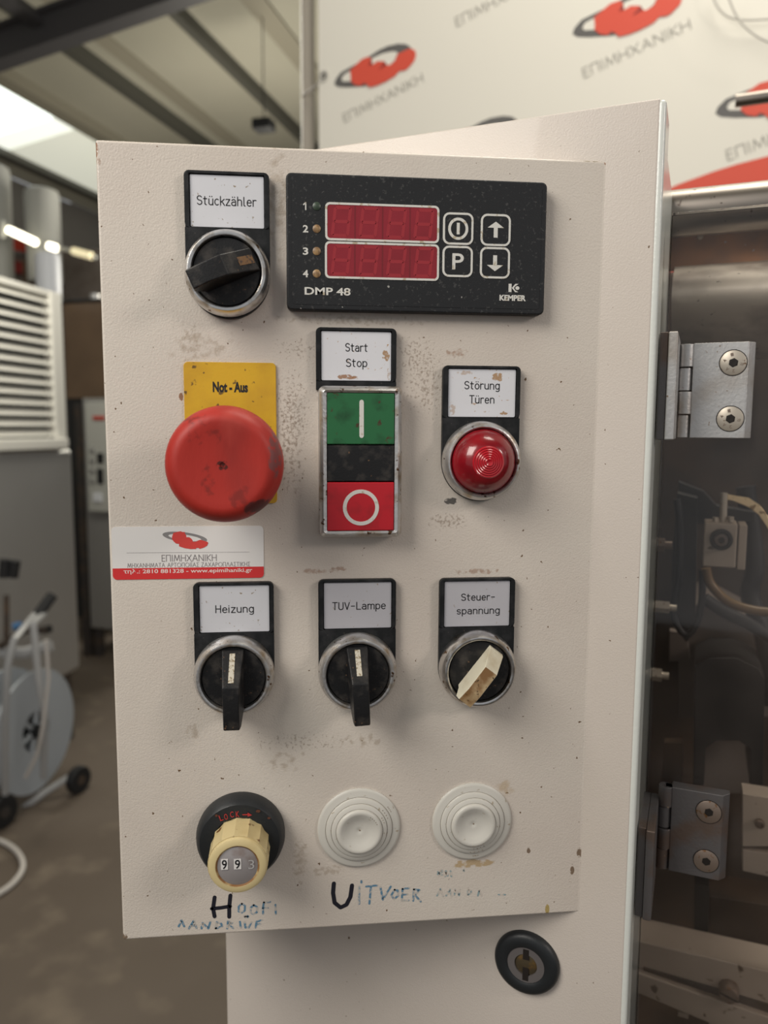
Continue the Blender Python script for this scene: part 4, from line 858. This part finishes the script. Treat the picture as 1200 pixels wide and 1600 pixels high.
def banner_logo(off, rt_=0.0):
    c_, s_ = math.cos(rt_), math.sin(rt_)
    def tr(q):
        v = zp(*q)-T1a; return (off.x+v.x*c_-v.y*s_, off.y+v.x*s_+v.y*c_)
    for nm, P_L, y_, m_ in (('logo_ring',OUT,-.5,'banner_grey'),('logo_ring_gap',INN,-1.0,'banner'),('logo_gear',RED,-1.5,'banner_red'),('logo_fold',DK1,-2.0,'banner_darkred'),('logo_fold',DK2,-2.0,'banner_darkred')):
        flat(nm, [tr(q) for q in P_L], y_, m_, bn, banf)
T3a = B2(1137.5,251); T0a = B2(714,42)
top_ = zp(935,140)-T1a; T4a = B2(800,182)-top_
for p_, th in ((T1a,TH1),(T2a,TH),(T3a,TH),(T0a,TH),(T4a,TH1)):
    banner_text(p_, th); banner_logo(p_, th-TH1)
print('banner', math.degrees(TH1), math.degrees(TH), (T1b-T1a).length, (T2b-T2a).length, HT)
cv = [(1040,297),(1060,288),(1085,279),(1115,268),(1150,257),(1200,244),(1280,226),(1400,210)]
cp = [B(*q) for q in cv]; cp.append((895, cp[-1][1]+40)); cp += [(cp[-1][0], cp[0][1]-260), (cp[0][0], cp[0][1]-260)]
build('red_wave', MB(banf).add([(s_,-.5,z) for s_, z in cp], [tuple(range(len(cp)))]), 'banner_red', bn, fix=False)
g = B(506,119); build('grommet', MB(banf).frame(ell(g[0],g[1],11,11,24), ell(g[0],g[1],6,6,24), -1.5, 0), 'wire', bn); build('grommet_hole', MB(banf).lathe(g[0], g[1], [(8,-.6),(0,-.6)], 20), 'purlin', bn)
# post beside the banner
pr_ = CAMP + ray(481,120)*((banf(bl_,0,0)-CAMP).dot(RW[1])/ray(481,120).dot(RW[1]))
po = MB(); po.tube([(pr_.x,pr_.y,FLOOR),(pr_.x,pr_.y,2600)], 13.5, 16, raw=True)
props(build('steel_post', po, 'pole', smooth=True, loc=(pr_.x,pr_.y,FLOOR)), 'slim cream steel post standing beside the left edge of the banner', 'post')
gg = banf(g[0],-2,g[1]); tie = MB(); tie.tube([(pr_.x-12,pr_.y-15,gg.z-8),((pr_.x+gg.x)/2,(pr_.y+gg.y)/2-10,gg.z-5),(gg.x,gg.y,gg.z)], 2.0, 6, raw=True)
props(build('cord', tie, 'cable_white', loc=(pr_.x,pr_.y,gg.z)), 'short white cord tying the banner grommet to the post', 'cord')
# wire loops hung before the banner
A_ = [(1112,-20),(1118,5),(1135,24),(1160,31),(1200,30),(1240,28)]; B_ = [(1136,-20),(1142,5),(1158,35),(1185,58),(1215,70),(1250,75)]
for L_, off_, lab in ((A_, 20, 'thin pale wire loop hanging before the banner, the upper one that turns level'), (B_, 75, 'thin pale wire loop hanging before the banner, the lower one that runs on downward')):
    pts = [hit(q[0], q[1], BP+BN*off_, BN) for q in L_]; sm = []
    for i in range(len(pts)-1):
        p0, p1, p2, p3 = pts[max(i-1,0)], pts[i], pts[i+1], pts[min(i+2,len(pts)-1)]
        for k in range(5):
            t_ = k/5; sm.append(.5*((2*p1)+(p2-p0)*t_+(2*p0-5*p1+4*p2-p3)*t_*t_+(3*p1-p0-3*p2+p3)*t_**3))
    props(build('wire_loop', MB().tube(sm+[pts[-1]], 1.6, 6, raw=True), 'wire', smooth=True, loc=tuple(pts[0])), lab, 'wire')
# steel rod
r0 = CAMP+ray(1149,158)*700; rd = MB(); e_ = r0+U_C*330
rd.tube([r0, r0+U_C*330], 5.6, 20, raw=True); rr_ = thing('steel_rod', 'short polished steel rod end in front of the banner at the right', 'rod', e_)
build('bar', rd, 'tube', rr_, smooth=True)
build('stand', MB().tube([e_+Vector((0,0,4)), Vector((e_.x,e_.y,FLOOR))], 6, 12, raw=True), 'steel_dark', rr_, smooth=True)

P2_ = ray(820, HZ); P2_.z = 0; P2_.normalize(); Q2_ = Vector((P2_.y, -P2_.x, 0))
hall2 = lambda a, b, z: CF + Q2_*a + P2_*b + Vector((0,0,z))
def hl2(px, py, a): p = hit(px, py, CF+Q2_*a, Q2_); d_ = p-CF; return d_.dot(P2_), p.z
# ================================================================ LEFT BACKGROUND
def hl(px, py, a):              # photo ray meets hall plane right=a -> (b, z)
    p = hit(px, py, CF+Q_H*a, Q_H); d_ = p-CF; return d_.dot(P_H), p.z
def hf(px, py, b):              # photo ray meets hall plane forward=b -> (a, z)
    p = hit(px, py, CF+P_H*b, P_H); d_ = p-CF; return d_.dot(Q_H), p.z
AL = -1950.0
b_far, ztop_ = hl2(92, 462, AL); bn0, _ = hl2(-120, 500, AL)
zsl = hl2(100, 684, AL)[1]; zbot = hl2(120, 1045, AL)[1]
print('louver', b_far, ztop_, bn0, zsl, zbot)
lm = thing('louvred_machine', 'tall stainless machine with white louvres above a steel door at left edge', 'machine', hall2(AL-350,(b_far+bn0)/2,FLOOR))
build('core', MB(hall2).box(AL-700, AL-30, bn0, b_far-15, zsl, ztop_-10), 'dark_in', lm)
build('post', MB(hall2).box(AL-32, AL+12, b_far-75, b_far, zsl, ztop_+6), 'louver', lm, bevel=3)
build('top_rail', MB(hall2).box(AL-700, AL+6, bn0, b_far, ztop_-14, ztop_+8), 'louver', lm, bevel=3)
nl = 14; ph = (ztop_-14-zsl)/nl
for i in range(nl):
    z = zsl+ph*(i+.5)
    s_ = MB(hall2); s_.add([(AL-30,bn0,z+ph*.46),(AL-30,b_far-76,z+ph*.46),(AL+6,b_far-76,z-ph*.20),(AL+6,bn0,z-ph*.20),(AL-30,bn0,z+ph*.34),(AL-30,b_far-76,z+ph*.34),(AL+6,b_far-76,z-ph*.30),(AL+6,bn0,z-ph*.30)],[(0,1,2,3),(7,6,5,4),(0,3,7,4),(1,5,6,2),(3,2,6,7),(0,4,5,1)])
    build('louvre', s_, 'louver', lm)
b2 = hl2(108, 690, AL+40)[0]
build('ledge', MB(hall2).box(AL-700, AL+40, bn0, b2, zsl-45, zsl), 'louver', lm, bevel=6)
b3 = hl2(115, 720, AL+20)[0]
build('steel_door', MB(hall2).box(AL-700, AL+20, bn0, b3, zbot, zsl-45), 'steel', lm, bevel=25, seg=4)
for bb in (bn0+80, b3-60): build('foot', MB(hall2).box(AL-60, AL-10, bb-25, bb+25, FLOOR, zbot), 'steel_dark', lm)
build('foot', MB(hall2).box(AL-680, AL-630, b3-85, b3-35, FLOOR, zbot), 'steel_dark', lm)
# second cabinet
b4 = 3900.0
a0_, z0_ = hf(122, 622, b4); a1_, _ = hf(240, 622, b4)
sc2 = thing('steel_cabinet', 'narrow stainless cabinet with pale control case behind the cream panel edge', 'cabinet', hall((a0_+a1_)/2,b4+300,FLOOR))
build('body', MB(hall).box(a0_+25, a1_, b4, b4+600, FLOOR+180, z0_), 'steel', sc2, bevel=8)
build('corner_post', MB(hall).box(a0_-22, a0_+24, b4-10, b4+40, FLOOR, z0_-30), 'steel_dark', sc2)
q1 = hf(136, 628, b4-30); q2 = hf(175, 800, b4-30)
ccs = build('control_case', MB(hall).box(q1[0], q2[0]+60, b4-60, b4+2, q2[1], q1[1]), 'beige_case', sc2, bevel=8)
for (x_, y_, w_, h_, m_) in ((152,708,10,16,'machine_black'),(152,732,10,24,'machine_black'),(141,700,7,8,'steel'),(141,716,7,8,'steel'),(141,732,7,8,'steel'),(141,748,7,8,'steel'),(146,770,14,14,'tin_white'),(146,650,18,6,'red_paint')):
    a_ = hf(x_, y_, b4-62); c_ = hf(x_+w_, y_+h_, b4-62); build('panel_button', MB(hall).box(a_[0], c_[0], b4-70, b4-58, c_[1], a_[1]), m_, ccs, bevel=2)
for aa in (a0_+60, a1_-60): build('foot', MB(hall).box(aa-20, aa+20, b4+20, b4+60, FLOOR, FLOOR+180), 'steel_dark', sc2)
# brown panel cabinet further back
b5 = 4700.0
u0 = hf(98, 474, b5); u1 = hf(230, 622, b5)
bc = thing('brown_cupboard', 'brown varnished cupboard standing behind the louvred machine', 'cupboard', hall((u0[0]+u1[0])/2,b5+250,FLOOR))
build('dark_gap_block', MB(hall).box(u0[0]-10, u1[0], b5+15, b5+500, FLOOR, u1[1]), 'dark_in', bc)  # near-black block put in for the dark gap below the brown carcass
build('carcass', MB(hall).box(u0[0], u1[0], b5, b5+500, u1[1], u0[1]), 'brown_panel', bc, bevel=5)
build('lid', MB(hall).box(u0[0]-20, u1[0]+20, b5-20, b5+520, u0[1], u0[1]+22), 'machine_black', bc, bevel=4)
q = hf(146,466,b5+20); tl = MB(hall); tl.tube([(q[0],b5+40,u0[1]+24),(q[0],b5+40,u0[1]+60)], 34, 20)
props(build('tin', tl, 'alu', smooth=True), 'small shiny tin standing on the brown cupboard', 'tin')
# ducts
def duct(label, px0, px1, pyt, pyb, b, m, name='duct'):
    a_ = hf(px0, pyt, b); c_ = hf(px1, pyb, b); r = (c_[0]-a_[0])/2; cx = (a_[0]+c_[0])/2
    mb = MB(hall); mb.tube([(cx,b,c_[1]),(cx,b,a_[1]-r*.5),(cx,b,a_[1]-r*.12),(cx,b,a_[1])], [r,r,r*.93,r*.70], 28)
    return props(build(name, mb, m, smooth=True, loc=hall(cx,b,c_[1])), label, 'duct' if name == 'duct' else 'canister')
b6 = 5600.0
hc = thing('oven_housing', 'dull grey oven housing with red beams standing behind the louvred machine', 'oven', hall(-2900,b6+500,FLOOR))
e0 = hf(-60, 395, b6); e1 = hf(240, 480, b6)
build('casing', MB(hall).box(e0[0], e1[0], b6+150, b6+1200, FLOOR, e0[1]), 'machine_grey', hc, bevel=8)
k1 = hf(-60,335,b6); k2 = hf(240,398,b6)
rbm = MB(hall); zA = hf(0,375,b6)[1]; zB = hf(140,418,b6)[1]; aA = hf(0,375,b6)[0]; aB = hf(140,418,b6)[0]
for dz, m_ in ((0,'red_paint'),(-190,'banner_darkred'),(-330,'machine_grey')):
    rbm = MB(hall); rbm.add([(aA-600,b6,zA+170+dz),(aB+500,b6+300,zB+40+dz),(aB+500,b6+300,zB-40+dz),(aA-600,b6,zA+60+dz),(aA-600,b6+60,zA+170+dz),(aB+500,b6+360,zB+40+dz),(aB+500,b6+360,zB-40+dz),(aA-600,b6+60,zA+60+dz)],[(0,1,2,3),(7,6,5,4),(0,4,5,1),(1,5,6,2),(2,6,7,3),(3,7,4,0)])
    build('red_beam', rbm, m_, hc)
u_ = hf(30,470,b6); build('grey_panel', MB(hall).box(hf(22,400,b6)[0], hf(58,400,b6)[0], b6+100, b6+152, hf(22,460,b6)[1], hf(22,402,b6)[1]), 'brown_panel', hc)
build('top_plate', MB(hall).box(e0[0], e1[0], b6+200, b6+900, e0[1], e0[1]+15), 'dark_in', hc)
duct('grey round exhaust duct cut off by the left picture edge', -22, 19, 262, 440, b6-150, 'duct')
duct('large grey round duct rising above the lit fluorescent tube', 43, 93, 298, 440, b6-150, 'duct')
duct('bluish white canister below the large grey duct', 58, 93, 396, 470, 4500, 'tin_white', 'canister')
# fluorescent fixture
ft = thing('fluorescent_light', 'glowing fluorescent tube light crossing in front of the grey ducts', 'light', hall(*[hf(30,366,b6-500)[0], b6-500], hf(30,366,b6-500)[1]))
def seg(p, q_, b, r, m, nm, par):
    a_ = hf(*p, b); c_ = hf(*q_, b); return build(nm, MB(hall).tube([(a_[0],b,a_[1]),(c_[0],b,c_[1])], r, 12), m, par, smooth=True)
seg((13,359),(56,379), b6-500, 26, 'lamp', 'tube', ft); seg((76,384),(88,388), b6-500, 26, 'lamp', 'tube', ft)
seg((4,350),(96,390), b6-480, 12, 'beige_case', 'tray', ft)
seg((3,345),(3,372), b6-500, 22, 'beige_case', 'end_cap', ft)
ft2 = thing('fluorescent_light', 'dim yellowish fluorescent tube right beside the cream panel top left edge', 'light', hall(*[hf(130,396,b6-400)[0], b6-400], hf(130,396,b6-400)[1]))
seg((114,392),(143,400), b6-400, 28, 'lamp_dim', 'tube', ft2); seg((96,388),(150,402), b6-380, 14, 'beige_case', 'tray', ft2)
# small hanging device under the roof
hd = hf(412,196,6000); zr = 3400
hg = thing('hanging_speaker', 'small dark speaker hanging from the roof above the panel', 'speaker', hall(hd[0],6000,hd[1]))
k_ = hf(426,186,6000); build('case', MB(hall).box(hd[0]-(k_[0]-hd[0]), k_[0], 5930, 6070, 2*hd[1]-k_[1], k_[1]), 'machine_black', hg, bevel=12)
zt_ = (RP+P_H*0).z; pp_ = hall(hd[0],6000,0); tt_ = ((RP-pp_).dot(N_R))/N_R.z
build('wire', MB(hall).tube([(hd[0],6000,k_[1]-2),(hd[0],6000,tt_-20)], 5, 6), 'machine_black', hg)

# ================================================================ HOSE REEL CART
bC = 2750.0
ct = thing('reel_cart', 'white tube framed hose reel cart with black grips on small wheels', 'cart', Y(60,1210,bC*.9)*1.0)
YC = 2550.0
def C(px, py, dy=0): return Y(px, py, YC+dy)
def ctube(nm, pts, r, m, dy=0, par=ct, n=8): 
    mb = MB(); P = [C(*p, dy) if len(p) == 2 else Y(p[0], p[1], YC+p[2]) for p in pts]; mb.tube(P, r, n, raw=True); return build(nm, mb, m, par, smooth=True)
# the reel: two flanges facing slightly right
rc = C(55,1142); rad = (C(55,1049).z-C(55,1142).z)
def disc(y0, y1, r0, r1, m, nm, par):
    ax = Vector((.95,-.31,0)).normalized(); bx = Vector((ax.y,-ax.x,0))*-1; mb = MB(); n = 40; vs_ = []
    for yy, r in ((y0,r0),(y0,r1),(y1,r1),(y1,r0)):
        vs_ += [rc - ax*yy + (bx*math.cos(2*math.pi*k/n)+Vector((0,0,1))*math.sin(2*math.pi*k/n))*r for k in range(n)]
    mb.v = vs_; mb.f = [(i*n+k, i*n+(k+1)%n, ((i+1)%4)*n+(k+1)%n, ((i+1)%4)*n+k) for i in range(4) for k in range(n)]
    return build(nm, mb, m, par, smooth=True)
disc(-6, 6, rad*.34, rad*1.0, 'reel', 'flange', ct); disc(120, 132, rad*.34, rad*.98, 'reel', 'flange', ct); disc(0, 124, rad*.36, rad*.42, 'reel', 'drum', ct); disc(-30, 150, 2, 26, 'machine_black', 'axle', ct)
for k in range(6):
    an = k*math.pi/3+.3; mb = MB(); ax = Vector((.95,-.31,0)).normalized(); bx = Vector((-ax.y,ax.x,0))
    mb.tube([rc+ax*-4+(bx*math.cos(an)+Vector((0,0,1))*math.sin(an))*22, rc+ax*-4+(bx*math.cos(an)+Vector((0,0,1))*math.sin(an))*rad*.98], 9, 6, raw=True); build('spoke', mb, 'reel', ct)
ctube('frame_tube', [(52,975,-300),(60,1060,-320),(70,1120,-320),(68,1215,-240)], 12, 'cart_white')
ctube('frame_tube', [(8,1240,-200),(8,1120,-300),(12,1040,-320),(22,1000,-300),(55,960,-90)], 12, 'cart_white')
ctube('frame_tube', [(20,1275,-40),(70,1238,0),(118,1208,50)], 13, 'cart_white')
ctube('handle_tube', [(52,975,-300),(66,962,-90),(72,950,-60)], 11, 'cart_white')
ctube('handle_grip', [(58,962,-90),(82,930,-40)], 20, 'machine_black')
ctube('handle_tube', [(10,1010,-60),(10,930,-40)], 10, 'machine_brown'); ctube('handle_grip', [(6,902,-40),(8,874,-40)], 19, 'machine_black'); ctube('handle_grip', [(20,902,-40),(24,876,-40)], 19, 'machine_black')
ctube('handle_tube', [(0,1010,-40),(40,985,-60),(74,985,-60)], 13, 'machine_brown'); ctube('grip_band', [(22,980,-70),(34,977,-70)], 15, 'blue')
ctube('handle_grip', [(66,985,-50),(80,982,-50)], 14, 'machine_black')
ctube('frame_tube', [(0,1020,-20),(40,1020,-20),(80,1008,-20)], 22, 'cart_white')
def wheel(px, py, dy, r):
    c_ = Y(px, py, YC+dy); c_.z = FLOOR+r; mb = MB(); ax = Vector((-.8,.45,0)).normalized(); mb.tube([c_-ax*16, c_+ax*16], r, 24, raw=True)
    o = build('wheel', mb, 'machine_black', ct, bevel=6); mb = MB(); mb.tube([c_-ax*18, c_+ax*18], r*.35, 12, raw=True); build('hub', mb, 'steel_dark', o, smooth=True)
wheel(122,1208,60,52); wheel(4,1290,-180,58)
cb = MB(); P = [Y(-30,1302,YC-350),Y(8,1316,YC-330),Y(30,1335,YC-330),Y(38,1358,YC-330),Y(22,1382,YC-350),Y(-10,1402,YC-380),Y(-60,1420,YC-400)]
P = [hit(x, y, (0,0,FLOOR+10), Vector((0,0,1))) for x, y in ((-40,1306),(0,1314),(26,1330),(36,1352),(26,1374),(0,1395),(-60,1425))]
sm = []
for i in range(len(P)-1):
    p0, p1, p2, p3 = P[max(i-1,0)], P[i], P[i+1], P[min(i+2,len(P)-1)]
    for k in range(6):
        t_ = k/6; sm.append(.5*((2*p1)+(p2-p0)*t_+(2*p0-5*p1+4*p2-p3)*t_*t_+(3*p1-p0-3*p2+p3)*t_**3))
cb.tube(sm+[P[-1]], 9, 8, raw=True)
props(build('cable', cb, 'cable_white', smooth=True), 'white cable looping on the brown floor below the cart', 'cable')
ctube('cable_run', [(72,1000,-330),(76,1060,-330),(68,1130,-340),(58,1180,-330),(40,1215,-300)], 6, 'cable_white')
